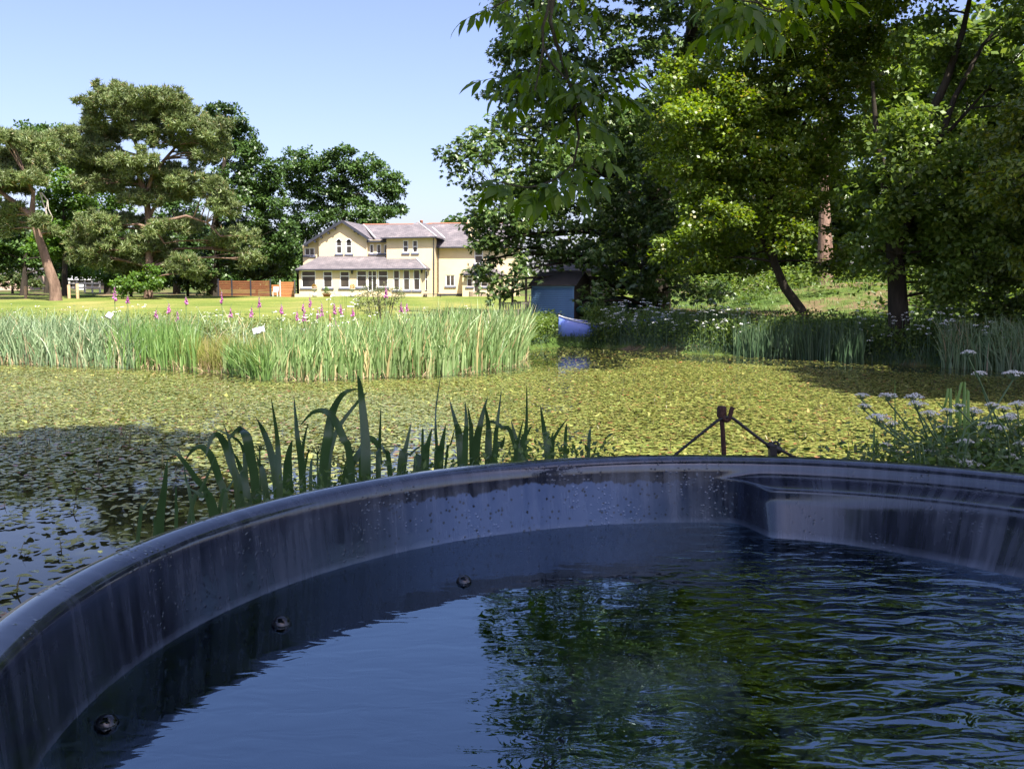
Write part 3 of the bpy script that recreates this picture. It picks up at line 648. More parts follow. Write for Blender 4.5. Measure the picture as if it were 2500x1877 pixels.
# redwood trunk and the wood behind
YR = 47.0
rd = [(2015,-40,110,80),(1960,60,80,70),(2070,80,80,70),(2010,180,90,70),(2060,320,60,50),(1960,300,60,50)]
t1 = to_ground(ptrunk([(2012,770),(2014,735),(2015,600),(2012,450),(2014,250),(2015,0)], YR))
rr = rads(t1, .27, .16); rr[0] = .45; rr[1] = .36
make_tree('redwood_tree', 'straight redwood with pink sunlit bark behind the leaning maple', px_lobes(rd, YR + 1, 1, 1), [(t1, rr)], M['shadeleaf'], M['redbark'], dens=4, rc=.7, per=70, leaf=(.3, .08), twigs=1)
for k, (u, top, w, yy, nm) in enumerate([(1560, 330, 150, 60, 'behind the chestnut'), (1780, 250, 150, 57, 'behind the yellow green maple'), (2010, 380, 150, 60, 'behind the redwood trunk'), (2220, 130, 150, 52, 'behind the multi stemmed tree'), (2430, 110, 160, 45, 'far right, behind the dark boughs'), (2680, 200, 200, 40, 'beyond the right edge'), (1900, 560, 90, 52, 'low behind the leaning trunk')]):
    lst = [(u + random.uniform(-.5, .5) * w, v + random.uniform(-20, 20), random.uniform(.45, .75) * w, random.uniform(45, 75)) for v in range(top, 690, 55) for _ in range(2)]
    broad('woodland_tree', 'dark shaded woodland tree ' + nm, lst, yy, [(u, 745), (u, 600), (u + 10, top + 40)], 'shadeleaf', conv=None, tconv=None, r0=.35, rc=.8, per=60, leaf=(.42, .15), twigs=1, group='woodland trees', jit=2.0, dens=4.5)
# ------------------------------------------------------------------ trees standing round the tub (their boughs hang into the picture and shade it)
ov = [(-1.2, 1.9, 12.3, 2.0, 1.8, 1.3), (-4.4, 1.8, 12.6, 2.2, 1.8, 1.3), (-2.1, 3.5, 13, 2.6, 2.2, 1.6), (-6.2, 3.0, 13, 2.6, 2.3, 1.6), (-.6, .6, 11.5, 2.6, 2.2, 1.6), (-4.0, .4, 12, 2.8, 2.2, 1.6), (2.4, -2.8, 9.2, 3.0, 2.5, 1.8), (4.2, -4.5, 12, 3.6, 3.2, 2.4), (.2, -2.2, 10.5, 2.8, 2.2, 1.6), (-3, -3, 12, 3.5, 3, 2)]
t1 = [Vector(p) for p in ((4.4, -2.6, .2), (4.4, -2.5, 2.5), (4.2, -2.3, 5.5), (4.0, -2.0, 9), (3.6, -1.5, 13))]
t2 = [Vector(p) for p in ((4.3, -2.4, 4.6), (3.0, .6, 6.6), (1.2, 1.6, 9.0), (-1.2, 2.8, 12))]
t3 = [Vector(p) for p in ((3.9, -1.4, 5.2), (2.6, 1.4, 5.9), (1.6, 3.2, 5.4), (.75, 4.0, 4.25))]
tp = MB()
ash = make_tree('ash_tree', 'ash tree whose hanging leafy twigs enter the picture from above', ov, [(t1, [.34, .3, .26, .2, .1]), (t2, [.14, .11, .08, .04]), (t3, [.09, .06, .035, .014])],
    M['branchleaf'], M['bark'], dens=4.8, rc=.6, per=56, leaf=(.40, .16), twigs=1, limb_r=.08)
# compound leaves: a midrib with pairs of leaflets
def compound_leaf(npair, L, ll, lw, seed):
    r = random.Random(seed); mb = MB()
    pts = [(0, L * t, -.16 * L * t * t) for t in (0, .35, .7, 1)]
    mb.tube(pts, [.0022, .0018, .0014, .001], 3, False)
    def leaflet(p, a, dz, l, w):
        d = Vector((math.sin(a), math.cos(a), dz)).normalized(); s = Vector((math.cos(a), -math.sin(a), 0))
        p = Vector(p); row = []
        for t, k, z in ((0, .04, 0), (.3, .85, -.004), (.55, 1, -.01), (.8, .6, -.022), (1, .02, -.04)):
            c = p + d * (l * t) + Vector((0, 0, z * l / .1)); e = Vector((0, 0, .16 * w * k))
            row.append([c - s * w * k + e, c, c + s * w * k + e])
        v = [q for rr in row for q in rr]; f = []
        for i in range(4):
            for j in range(2): f.append((3*i+j, 3*i+j+1, 3*i+j+4, 3*i+j+3))
        mb.add(v, f, True)
    for i in range(npair):
        t = .3 + .62 * i / max(1, npair - 1); p = (0, L * t, -.16 * L * t * t)
        for sgn in (-1, 1): leaflet(p, sgn * (1.0 - .25 * i / npair + r.uniform(-.2, .2)), -.3 + r.uniform(-.25, .15), ll * r.uniform(.8, 1.1), lw)
    leaflet(pts[-1], r.uniform(-.2, .2), -.35, ll * 1.15, lw * 1.1)
    me = bpy.data.meshes.new('leaf'); me.from_pydata(mb.v, [], mb.f); me.polygons.foreach_set('use_smooth', mb.sm); me.update(); me.materials.append(M['branchleaf'])
    return me
CL = [compound_leaf(2, .17, .098, .021, 1), compound_leaf(3, .22, .092, .019, 2), compound_leaf(2, .15, .105, .023, 3), compound_leaf(3, .20, .098, .021, 4)]
def z6(a, b): return 1100 + a / 2.966, b / 2.966
def z7(a, b): return 1700 + a / 2.765, b / 2.765
twg = MB(); leafspots = []
def twig(pts, r0, r1, Y, conv, step=.11, first=.0, dy=0):
    P = [px(*conv(a, b), Y + dy * i) for i, (a, b) in enumerate(pts)]
    MB().tube(P, rads(P, r0, r1), 5).build('twig', M['twig'], ash)
    acc = 0; nxt = first
    for a, b in zip(P[:-1], P[1:]):
        L = (b - a).length
        while nxt < acc + L:
            leafspots.append((a.lerp(b, (nxt - acc) / L), (b - a).normalized())); nxt += step * .8
        acc += L
    leafspots.append((P[-1], (P[-1] - P[-2]).normalized())); leafspots.append((P[-1], (P[-1] - P[-2]).normalized()))
YB = 4.0
twig([(760,-400),(745,-150),(740,0),(720,150),(760,300),(830,500),(880,680),(910,850),(930,1000),(890,1190)], .011, .005, YB, z6, .17, .15)
twig([(735,-100),(700,90),(665,200),(670,340),(740,470),(840,580)], .008, .004, YB - .08, z6, .16, .1)
twig([(670,340),(655,450),(610,660)], .005, .003, YB - .1, z6, .10, .08)
twig([(850,580),(910,660),(960,740),(985,880)], .005, .003, YB + .05, z6, .09, .06)
twig([(890,1190),(760,1300),(660,1340),(560,1360),(440,1340),(360,1320)], .005, .003, YB, z6, .08, .03, -.03)
twig([(890,1195),(880,1260),(800,1360)], .004, .003, YB, z6, .07, .03)
twig([(900,-150),(890,0),(870,60)], .006, .003, YB + .1, z6, .09, .05)
twig([(700,-200),(560,-60),(420,0),(300,60)], .006, .003, YB + .15, z6, .10, .1)
twig([(560,-60),(540,60),(580,200)], .005, .003, YB + .1, z6, .09, .08)
twig([(860,620),(960,600),(1060,560)], .004, .002, YB, z6, .07, .05)
twig([(900,760),(1020,720),(1130,660)], .004, .002, YB - .1, z6, .07, .05)
twig([(760,420),(690,480),(600,500),(480,560)], .004, .002, YB + .1, z6, .08, .05)
twig([(340,-200),(400,0),(470,60),(560,80)], .006, .003, 3.6, z7, .08, .25)
twig([(470,60),(400,90),(320,105)], .004, .003, 3.6, z7, .06, .02); twig([(420,20),(250,0),(170,-30)], .004, .003, 3.6, z7, .07, .04)
twig([(560,80),(640,40),(760,-20)], .004, .003, 3.7, z7, .08, .04)
for i, (p, d) in enumerate(leafspots):
    for sgn in ((-1, 1) if i % 5 else (random.choice((-1, 1)),)):
        o = link('leaf', CL[random.randrange(4)])
        side = Vector((0, 0, 1)).cross(d); side = side.normalized() if side.length > .2 else Vector((1, 0, 0))
        if abs(side.x) < .3: side = Vector((1, .3 * random.gauss(0, 1), 0)).normalized()
        dirv = (side * sgn + d * random.uniform(.1, .7) + Vector((0, random.gauss(0, .55), random.uniform(-.55, .05)))).normalized()
        up = (Vector((0, 0, 1)) + Vector((random.gauss(0, .35), random.gauss(0, .35) - .25, 0))).normalized()
        xax = dirv.cross(up).normalized(); zax = xax.cross(dirv)
        mt = Matrix((xax, dirv, zax)).transposed().to_4x4(); mt.translation = p
        o.parent = ash; o.matrix_parent_inverse = Matrix.Translation(-ash.location); o.matrix_basis = mt @ Matrix.Scale(random.uniform(.5, .84), 4)
# trees on the bank beyond the right edge of the picture
for k, (bx, by, lobs) in enumerate([
    (15.5, 14.5, [(12.6, 15.6, 8.5, 2.7, 3.0, 2.6), (14.5, 14, 12.5, 3.4, 3.4, 3), (17, 16.5, 9, 3, 3, 3.4)]),
    (19, 21, [(16.2, 21.0, 8.5, 3.0, 3, 3.2), (18, 20, 13, 4, 4, 3.4), (22, 23, 9, 3, 3, 4)]),
    (25, 12, [(22.5, 12.5, 10, 4, 4, 3), (26, 11, 14, 4.5, 4, 3.5)]),
    (26, 31, [(22, 31, 9, 4, 3, 4), (26, 30, 14, 4.5, 4, 4)])]):
    g = hz(bx, by); t = [Vector((bx, by, g - .2)), Vector((bx + .2, by, 5)), Vector((bx, by + .2, 12))]
    make_tree('bank_tree', 'shade tree on the bank beyond the picture\'s right edge, ' + ['nearest the evergreen', 'behind the multi stemmed tree', 'nearest the tub', 'deepest in the wood'][k], lobs, [(t, [.4, .3, .12])], M['shadeleaf'], M['darkbark'], dens=4.5, rc=.8, per=60, leaf=(.46, .17), twigs=1, group='shade trees')

# ------------------------------------------------------------------ hot tub
TX, TY, TZ = .432, 1.177, CAMZ - .3826
WZ = TZ - .150
m, nt, b = newmat('tub_liner')                       # dark blue grey plastic, streaked by dried and running water
tc = nt.nodes.new('ShaderNodeTexCoord')
sep = nt.nodes.new('ShaderNodeSeparateXYZ'); nt.links.new(tc.outputs['Object'], sep.inputs[0])
at = nd(nt, 'Math', operation='ARCTAN2'); nt.links.new(sep.outputs['Y'], at.inputs[0]); nt.links.new(sep.outputs['X'], at.inputs[1])
cmb = nt.nodes.new('ShaderNodeCombineXYZ'); nt.links.new(at.outputs[0], cmb.inputs['X']); nt.links.new(sep.outputs['Z'], cmb.inputs['Y'])
st = noise(nt, 34, 4, .6, vec=cmb.outputs[0], stretch=(1, .09, 1)); blot = noise(nt, 3.2, 4, .55, vec=cmb.outputs[0], stretch=(1, 1.6, 1))
fine = noise(nt, 60, 3, .6)
rc_ = ramp(nt, [(.36, (.012, .016, .025)), (.5, (.021, .027, .042)), (.68, (.044, .055, .078))], st.outputs['Fac'])
rb = ramp(nt, [(.3, (.8, .8, .85)), (.7, (1.35, 1.3, 1.25))], blot.outputs['Fac'])
mx = nd(nt, 'Mix', data_type='RGBA', blend_type='MULTIPLY'); mx.inputs[0].default_value = 1
nt.links.new(rc_.outputs[0], mx.inputs[6]); nt.links.new(rb.outputs[0], mx.inputs[7])
# droplet film with the sky's sheen painted into its colour, ragged where drops ran
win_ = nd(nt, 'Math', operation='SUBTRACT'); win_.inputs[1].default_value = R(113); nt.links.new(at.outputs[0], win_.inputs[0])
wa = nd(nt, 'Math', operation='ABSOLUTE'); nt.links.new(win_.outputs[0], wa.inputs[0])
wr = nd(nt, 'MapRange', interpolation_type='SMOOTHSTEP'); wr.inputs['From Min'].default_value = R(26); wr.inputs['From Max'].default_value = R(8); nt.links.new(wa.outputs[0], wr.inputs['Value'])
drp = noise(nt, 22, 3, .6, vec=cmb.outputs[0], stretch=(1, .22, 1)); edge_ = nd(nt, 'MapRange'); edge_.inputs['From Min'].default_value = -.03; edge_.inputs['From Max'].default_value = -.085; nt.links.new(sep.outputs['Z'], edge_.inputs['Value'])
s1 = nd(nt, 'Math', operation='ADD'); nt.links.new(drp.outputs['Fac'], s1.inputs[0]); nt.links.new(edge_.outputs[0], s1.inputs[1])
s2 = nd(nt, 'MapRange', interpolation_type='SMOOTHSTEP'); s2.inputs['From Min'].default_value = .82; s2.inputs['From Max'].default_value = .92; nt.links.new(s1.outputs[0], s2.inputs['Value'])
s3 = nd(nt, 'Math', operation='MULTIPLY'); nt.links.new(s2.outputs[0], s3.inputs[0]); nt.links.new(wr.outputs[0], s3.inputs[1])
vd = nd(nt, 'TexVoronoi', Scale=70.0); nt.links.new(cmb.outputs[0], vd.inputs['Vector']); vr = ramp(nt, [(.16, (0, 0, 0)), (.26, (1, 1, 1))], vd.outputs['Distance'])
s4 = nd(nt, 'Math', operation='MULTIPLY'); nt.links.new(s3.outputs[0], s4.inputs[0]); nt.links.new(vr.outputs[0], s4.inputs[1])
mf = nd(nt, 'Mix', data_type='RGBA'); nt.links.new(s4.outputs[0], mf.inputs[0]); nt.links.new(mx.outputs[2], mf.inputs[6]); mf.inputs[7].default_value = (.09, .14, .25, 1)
wl1 = nd(nt, 'MapRange'); wl1.inputs['From Min'].default_value = -.136; wl1.inputs['From Max'].default_value = -.148; wl1.inputs['To Max'].default_value = .42; nt.links.new(sep.outputs['Z'], wl1.inputs['Value'])
wl2 = nd(nt, 'MapRange'); wl2.inputs['From Min'].default_value = -.156; wl2.inputs['From Max'].default_value = -.151; nt.links.new(sep.outputs['Z'], wl2.inputs['Value'])
wl3 = nd(nt, 'Math', operation='MULTIPLY'); nt.links.new(wl1.outputs[0], wl3.inputs[0]); nt.links.new(wl2.outputs[0], wl3.inputs[1]); wl4 = nd(nt, 'Math', operation='MULTIPLY'); nt.links.new(wl3.outputs[0], wl4.inputs[0]); nt.links.new(drp.outputs['Fac'], wl4.inputs[1])
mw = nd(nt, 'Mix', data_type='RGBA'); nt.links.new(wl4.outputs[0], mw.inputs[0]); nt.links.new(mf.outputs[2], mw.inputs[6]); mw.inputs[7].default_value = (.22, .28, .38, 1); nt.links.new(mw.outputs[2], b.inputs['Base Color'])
ad = nd(nt, 'Math', operation='ADD'); nt.links.new(st.outputs['Fac'], ad.inputs[0]); nt.links.new(blot.outputs['Fac'], ad.inputs[1])
rr_ = nd(nt, 'MapRange'); rr_.inputs['From Min'].default_value = .75; rr_.inputs['From Max'].default_value = 1.25; rr_.inputs['To Min'].default_value = .08; rr_.inputs['To Max'].default_value = .38
nt.links.new(ad.outputs[0], rr_.inputs['Value'])
wet = nd(nt, 'MapRange'); wet.inputs['From Min'].default_value = -.045; wet.inputs['From Max'].default_value = -.02; wet.inputs['To Min'].default_value = 1; wet.inputs['To Max'].default_value = .35
nt.links.new(sep.outputs['Z'], wet.inputs['Value']); wm = nd(nt, 'Math', operation='MULTIPLY'); nt.links.new(rr_.outputs[0], wm.inputs[0]); nt.links.new(wet.outputs[0], wm.inputs[1]); nt.links.new(wm.outputs[0], b.inputs['Roughness'])
b.inputs['Specular Tint'].default_value = (.82, .92, 1, 1); b.inputs['IOR'].default_value = 1.65; b.inputs['Specular IOR Level'].default_value = .6
# beads of water
vor = nd(nt, 'TexVoronoi', Scale=95.0); nt.links.new(tc.outputs['Object'], vor.inputs['Vector'])
rv = ramp(nt, [(.0, (1, 1, 1)), (.22, (.35, .35, .35)), (.3, (0, 0, 0))], vor.outputs['Distance'])
msk = noise(nt, 7, 3, .6); rm = ramp(nt, [(.5, (0, 0, 0)), (.62, (1, 1, 1))], msk.outputs['Fac'])
mm = nd(nt, 'Math', operation='MULTIPLY'); nt.links.new(rv.outputs[0], mm.inputs[0]); nt.links.new(rm.outputs[0], mm.inputs[1])
ad2 = nd(nt, 'Math', operation='MULTIPLY_ADD'); ad2.inputs[1].default_value = .12; nt.links.new(fine.outputs['Fac'], ad2.inputs[0]); nt.links.new(mm.outputs[0], ad2.inputs[2])
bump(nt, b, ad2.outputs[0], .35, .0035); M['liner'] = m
M['tubwood'] = plain('tub_cladding', (.30, .21, .10), .6, .3, 5, .3, stretch=(6, 6, .6))
M['tubrim'] = plain('tub_edge_band', (.32, .25, .12), .5, .3, 12, .1)
tub = empty('hot_tub', (TX, TY, hz(TX, TY))); tag(tub, 'round hot tub with dark blue grey liner and moulded shelf, filled with water', 'hot tub')
def ease(t): t = max(0, min(1, t)); return t * t * (3 - 2 * t)
NT = 360
def shelf_w(th):                                        # 0..1: where the moulded shelf stands
    th = math.degrees(th)
    if th > 180: th -= 360
    a = ease((87 - th) / 6.5) if th > 40 else 1
    return a * ease((th + 60) / 14)
def liner_profile(th):
    w = shelf_w(th); d = math.degrees(th); d = d - 360 if d > 180 else d
    grow = ease((80 - d) / 35) * w if d > 0 else w
    rs = .985 - .105 * w                                # front edge of the shelf
    rw = .982 - (.135 + .085 * grow) * w                # wall at the water line
    zs = -.046 * 1
    wall_r = lambda z: .9935 - .0115 * (z + .02) / -.13
    P = [(1.040, -.030), (1.042, -.008), (1.040, -.002), (1.036, .000), (1.022, -.0015), (1.008, -.004), (1.000, -.008), (.996, -.0135), (.9935, -.020), (wall_r(-.033), -.033)]
    for z, s in ((-.0405, .06), (-.0445, .22), (-.046, .5), (-.0465, .78), (-.0475, .93), (-.050, .985), (-.056, 1.0)):
        r0_ = wall_r(z); P.append((r0_ + (rs - r0_) * s * w, z))
    for k in range(1, 11):
        t = k / 10; z = -.056 - t * .134; f = min(1.25, (z + .056) / (-.150 + .056)); r0_ = wall_r(z)
        P.append((r0_ + ((rs + (rw - rs) * f) - .982) * w, z))
    re = P[-1][0]
    P += [(re - .01, -.4), (re - .03, -.75), (re - .10, -.86), (re * .5, -.88), (.001, -.88)]
    return P
v = []; f = []
for i in range(NT):
    th = 2 * math.pi * i / NT
    for r, z in liner_profile(th): v.append((r * math.cos(th), r * math.sin(th), z))
K = len(liner_profile(0))
for i in range(NT):
    for k in range(K - 1): f.append((i*K+k, ((i+1)%NT)*K+k, ((i+1)%NT)*K+k+1, i*K+k+1))
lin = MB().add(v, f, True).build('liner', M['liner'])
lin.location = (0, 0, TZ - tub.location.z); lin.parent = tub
bandm = MB().lathe([(1.037, -.004), (1.047, -.004), (1.049, -.010), (1.049, -.05), (1.041, -.05)], NT).build('edge_band', M['tubrim']); bandm.location = lin.location; bandm.parent = tub
nst = 56
st0 = MB(); a0 = 2 * math.pi / nst
q = []
for t in (-.485, 0, .485):
    for r in (1.043, 1.085): q.append((r * math.cos(t * a0), r * math.sin(t * a0)))
bt = -(TZ - tub.location.z) + .01
vv = [(x, y, z) for z in (bt, -.06) for x, y in q]
st0.add(vv, [(0, 1, 7, 6), (1, 3, 9, 7), (3, 5, 11, 9), (5, 4, 10, 11), (4, 2, 8, 10), (2, 0, 6, 8), (6, 7, 9, 8), (8, 9, 11, 10), (0, 2, 3, 1), (2, 4, 5, 3)])
stave = st0.build('stave', M['tubwood']); sm_ = stave.data
for i in range(nst):
    o = stave if i == 0 else link('stave', sm_)
    o.parent = tub; o.location = lin.location; o.rotation_euler = (0, 0, i * a0)
for zz in (-.18, -.75):
    h = MB().lathe([(1.086, -.02), (1.09, -.02), (1.09, .02), (1.086, .02)], 96).build('hoop', plain('steel_hoop', (.4, .4, .4), .35, .1, 10, .1, 1)); h.parent = tub; h.location = lin.location + Vector((0, 0, zz))
# water in the tub: calm on the left, choppy on the right
nr_, nth = 120, 260
rg = np.linspace(0, 1, nr_) ** .8; tg = np.linspace(0, 2 * np.pi, nth, endpoint=False)
rmax = np.array([np.interp(-.150, [p[1] for p in liner_profile(t)][9:27][::-1], [p[0] for p in liner_profile(t)][9:27][::-1]) for t in tg]) + .004
RR = rg[:, None] * rmax[None, :]; WXm = RR * np.cos(tg)[None, :]; WYm = RR * np.sin(tg)[None, :]
Hh = np.zeros_like(RR)
chop = .10 + .90 * sst(-.30, .22, WXm - .22 * WYm)
for k in range(70):
    lam = rng.uniform(.03, .14); a = rng.normal(1.75, .75); kx, ky = np.cos(a) * 2 * np.pi / lam, np.sin(a) * 2 * np.pi / lam
    ph = rng.uniform(0, 6.28); warp = .8 * np.sin(WXm * rng.uniform(5, 14) + WYm * rng.uniform(-12, 12) + rng.uniform(0, 6))
    Hh += lam * .0016 * np.sin(kx * WXm + ky * WYm + ph + warp)
Hh *= chop * np.clip((rmax[None, :] - RR) / .06, .15, 1)
WV = np.stack([WXm, WYm, Hh], 2).reshape(-1, 3)
i_, j_ = np.meshgrid(np.arange(nr_ - 1), np.arange(nth), indexing='ij'); a_ = (i_ * nth + j_).ravel(); b_ = (i_ * nth + (j_ + 1) % nth).ravel()
WF = np.stack([a_, a_ + nth, b_ + nth, b_], 1)
m, nt, b = newmat('tub_water')
nt.nodes.remove(b); gl_ = nd(nt, 'BsdfGlossy', Roughness=.012); gl_.inputs['Color'].default_value = (.68, .86, 1, 1); rf_ = nd(nt, 'BsdfRefraction', Roughness=.01, IOR=1.33); rf_.inputs['Color'].default_value = (.75, .85, .95, 1)
fr_ = nd(nt, 'Fresnel', IOR=3.0); mxs = nt.nodes.new('ShaderNodeMixShader'); nt.links.new(fr_.outputs[0], mxs.inputs[0]); nt.links.new(rf_.outputs[0], mxs.inputs[1]); nt.links.new(gl_.outputs[0], mxs.inputs[2]); nt.links.new(mxs.outputs[0], nt.nodes['Material Output'].inputs['Surface'])
n = noise(nt, 15, 2, .5, stretch=(.8, 1.8, 1)); n.inputs['Distortion'].default_value = .8
sx_ = nt.nodes.new('ShaderNodeSeparateXYZ'); tc_ = nt.nodes.new('ShaderNodeTexCoord'); nt.links.new(tc_.outputs['Object'], sx_.inputs[0])
mk = nd(nt, 'MapRange', interpolation_type='SMOOTHSTEP'); mk.inputs['From Min'].default_value = -.25; mk.inputs['From Max'].default_value = .2; mk.inputs['To Min'].default_value = .05; mk.inputs['To Max'].default_value = .8
nt.links.new(sx_.outputs['X'], mk.inputs['Value']); bn = nd(nt, 'Bump', Strength=.3, Distance=.012); nt.links.new(n.outputs['Fac'], bn.inputs['Height'])
for q_ in (gl_, rf_, fr_): nt.links.new(bn.outputs[0], q_.inputs['Normal'])
nt.links.new(mk.outputs[0], bn.inputs['Strength']); M['tubwater'] = m
tw_o = link('tub_water', mesh_np('tub_water', WV, WF, True), M['tubwater']); tw_o.location = (TX, TY, WZ)
tag(tw_o, 'clear rippled water filling the dark round hot tub', 'water', kind='stuff')

# bubbles floating on the water near the wall
m, nt, b = newmat('bubble_film'); nt.nodes.remove(b); tr_ = nt.nodes.new('ShaderNodeBsdfTransparent'); tr_.inputs['Color'].default_value = (.5, .52, .55, 1); gl_ = nd(nt, 'BsdfGlossy', Roughness=.02)
fr_ = nd(nt, 'Fresnel', IOR=1.7); mxs = nt.nodes.new('ShaderNodeMixShader'); nt.links.new(fr_.outputs[0], mxs.inputs[0]); nt.links.new(tr_.outputs[0], mxs.inputs[1]); nt.links.new(gl_.outputs[0], mxs.inputs[2]); nt.links.new(mxs.outputs[0], nt.nodes['Material Output'].inputs['Surface']); M['bubble'] = m
for (u_, v_, r_, lab) in ((260, 1768, .0150, 'clear bubble floating nearest the bottom left corner of the picture'), (687, 1524, .0165, 'clear bubble floating on the tub water in the middle of the three'), (1133, 1420, .0150, 'clear bubble floating farthest from the camera near the back wall')):
    q_ = pz(u_, v_, WZ); bb = MB().lathe([(r_ * math.cos(k * math.pi / 20), r_ * math.sin(k * math.pi / 20) * .92 - .001) for k in range(10)] + [(.0004, r_ * .92 - .001)], 28).build('bubble', M['bubble'])
    bb.location = (q_.x, q_.y, WZ); tag(bb, lab, 'bubble', 'bubbles on the tub water')
# ------------------------------------------------------------------ flag irises behind the tub
def za(a, b): return 300 + a / 3.687, 900 + b / 3.687
def zb(a, b): return 800 + a / 3.16, 900 + b / 3.16
IR = [  # (which zoom, half width px, points from the base to the tip)
 ('a',60,[(330,1460),(370,1100),(400,820)]),('a',30,[(150,1400),(190,1250),(310,1090)]),('a',25,[(285,1475),(265,1370)]),('a',28,[(480,1400),(478,1200),(478,1030)]),
 ('a',50,[(800,1290),(650,980),(500,780),(390,710)]),('a',40,[(600,1350),(720,1060),(840,775)]),('a',52,[(930,1260),(870,1000),(790,780),(700,700),(620,740),(560,830)]),('a',35,[(620,1250),(570,1000),(545,830)]),
 ('a',60,[(1070,1220),(990,900),(920,680),(850,590),(790,640),(740,810)]),('a',50,[(1130,1200),(1060,900),(1000,760)]),('a',70,[(1200,1160),(1150,800),(1110,600),(1050,545),(990,590),(945,650)]),('a',60,[(1290,1130),(1230,860),(1185,735)]),
 ('a',60,[(1390,1110),(1330,750),(1250,530),(1190,425)]),('a',50,[(1410,1100),(1390,640),(1335,265)]),('a',50,[(1620,1060),(1570,600),(1540,260)]),('a',35,[(1620,1000),(1620,720),(1665,490)]),('a',70,[(1480,1110),(1490,800),(1525,640)]),
 ('a',55,[(2050,880),(1990,640),(1900,450),(1810,380),(1700,400),(1590,520)]),('a',70,[(1800,1000),(1850,600),(1890,380),(1990,220),(2130,180)]),('a',35,[(1850,1040),(1880,700),(1960,500),(2130,280),(2200,210)]),('a',72,[(2190,1000),(2180,600),(2140,200),(2115,60)]),
 ('a',80,[(2010,1010),(2100,800),(2185,620)]),('a',30,[(1010,1000),(970,700),(910,500)]),('a',35,[(1110,1000),(1090,740),(1000,620),(800,530)]),('a',35,[(1690,1050),(1715,790)]),('a',20,[(1630,960),(1700,730)]),('a',30,[(870,1260),(950,1080),(1070,860)]),('a',50,[(830,1290),(700,1140),(600,1080)]),
 ('b',35,[(390,790),(400,600),(410,300)]),('b',45,[(560,800),(600,620),(645,415)]),('b',25,[(590,790),(640,660),(760,565)]),('b',22,[(730,680),(735,450)]),('b',50,[(750,760),(770,600),(805,460)]),('b',22,[(830,770),(840,600),(832,450),(838,280),(875,40)]),
 ('b',50,[(860,770),(880,600),(910,435)]),('b',15,[(910,740),(950,580),(985,450)]),('b',50,[(1030,730),(1010,500),(990,420),(940,240)]),('b',35,[(1060,700),(1070,420),(1060,250)]),('b',30,[(1110,600),(1100,420),(1080,290)]),('b',50,[(1140,720),(1180,420),(1235,215)]),
 ('b',45,[(1240,720),(1240,450),(1210,270)]),('b',30,[(1290,680),(1310,420),(1340,170)]),('b',40,[(1280,700),(1340,600),(1365,520)]),('b',25,[(1450,620),(1340,450),(1250,410),(1170,470)]),('b',35,[(1490,700),(1450,530),(1415,400)]),('b',25,[(1520,690),(1535,400),(1535,130)]),
 ('b',25,[(1450,700),(1470,560),(1510,390)]),('b',25,[(1480,690),(1540,500),(1580,440)]),('b',45,[(1700,690),(1670,480),(1640,280)]),('b',28,[(1730,680),(1750,530),(1850,385)]),('b',30,[(1830,680),(1845,420)]),('b',30,[(2010,675),(2028,450)]),('b',60,[(690,790),(720,710),(760,720),(775,770)]),
 ('b',55,[(270,830),(280,600),(330,540),(390,600),(420,760)]),('b',40,[(170,860),(220,700),(300,560)]),('b',30,[(480,800),(440,640),(390,560)])]
M['nearIris'] = leafmat('flag_iris_leaf', [(0, (.035, .075, .03)), (.6, (.055, .105, .038)), (.9, (.08, .135, .05)), (1, (.17, .16, .06))], .34, .32, .55, nscale=3, nvar=.12)
# ribs along the leaf
nt = M['nearIris'].node_tree; nz = noise(nt, 40, 3, .6, stretch=(14, 14, .5)); bump(nt, nt.nodes['Principled BSDF'], nz.outputs['Fac'], .25, .004)
def smooth_path(P, n):
    P = [Vector(p) for p in P]
    if len(P) < 3: P = [P[0], P[0].lerp(P[-1], .5), P[-1]]
    out = []
    for i in range(n + 1):
        t = i / n * (len(P) - 1); k = min(int(t), len(P) - 2); s = t - k
        p0, p1, p2, p3 = P[max(k-1, 0)], P[k], P[k+1], P[min(k+2, len(P)-1)]
        out.append(.5 * ((2*p1) + (p2-p0)*s + (2*p0-5*p1+4*p2-p3)*s*s + (3*p1-p0-3*p2+p3)*s**3))
    return out
groups = {}
for k, (zc_, w, pts) in enumerate(IR):
    conv = za if zc_ == 'a' else zb; sc_ = 3.687 if zc_ == 'a' else 3.16
    uv = [conv(*p) for p in pts]; Y0 = 2.62 + .34 * random.random() + (.25 if uv[0][0] < 560 else 0)
    P = [px(a, b_, Y0 + .10 * i / len(uv) * random.choice((-1, 1))) for i, (a, b_) in enumerate(uv)]
    d = (P[0] - P[1]).normalized(); gz = hz(P[0].x, Y0)
    tz = (P[0].z - gz + .05); down = Vector((d.x * .35, 0, -1)); P = [P[0] + down * tz] + [P[0] + down * tz * .4] + P
    path = smooth_path(P, 22); hw = w / sc_ * Y0 / F * .62
    v = []; f = []; n = len(path)
    yaw = random.uniform(-.5, .5)
    for i, p in enumerate(path):
        t = i / (n - 1); d = (path[min(i+1, n-1)] - path[max(i-1, 0)]).normalized()
        side = d.cross(Vector((math.sin(yaw), -math.cos(yaw), 0)))
        side = side.normalized() if side.length > .05 else Vector((1, 0, 0))
        nr = side.cross(d).normalized()
        ww = hw * (.75 + .25 * min(1, t * 2)) * (1 - max(0, (t - .45) / .55) ** 1.7) + .0006
        v += [p - side * ww, p + nr * (.22 * ww), p + side * ww]
    for i in range(n - 1):
        for j in range(2): f.append((3*i+j, 3*i+j+1, 3*i+j+4, 3*i+j+3))
    gi = min(6, max(0, int((uv[0][0] - 330) / 165))); groups.setdefault(gi, []).append((v, f, path[0]))
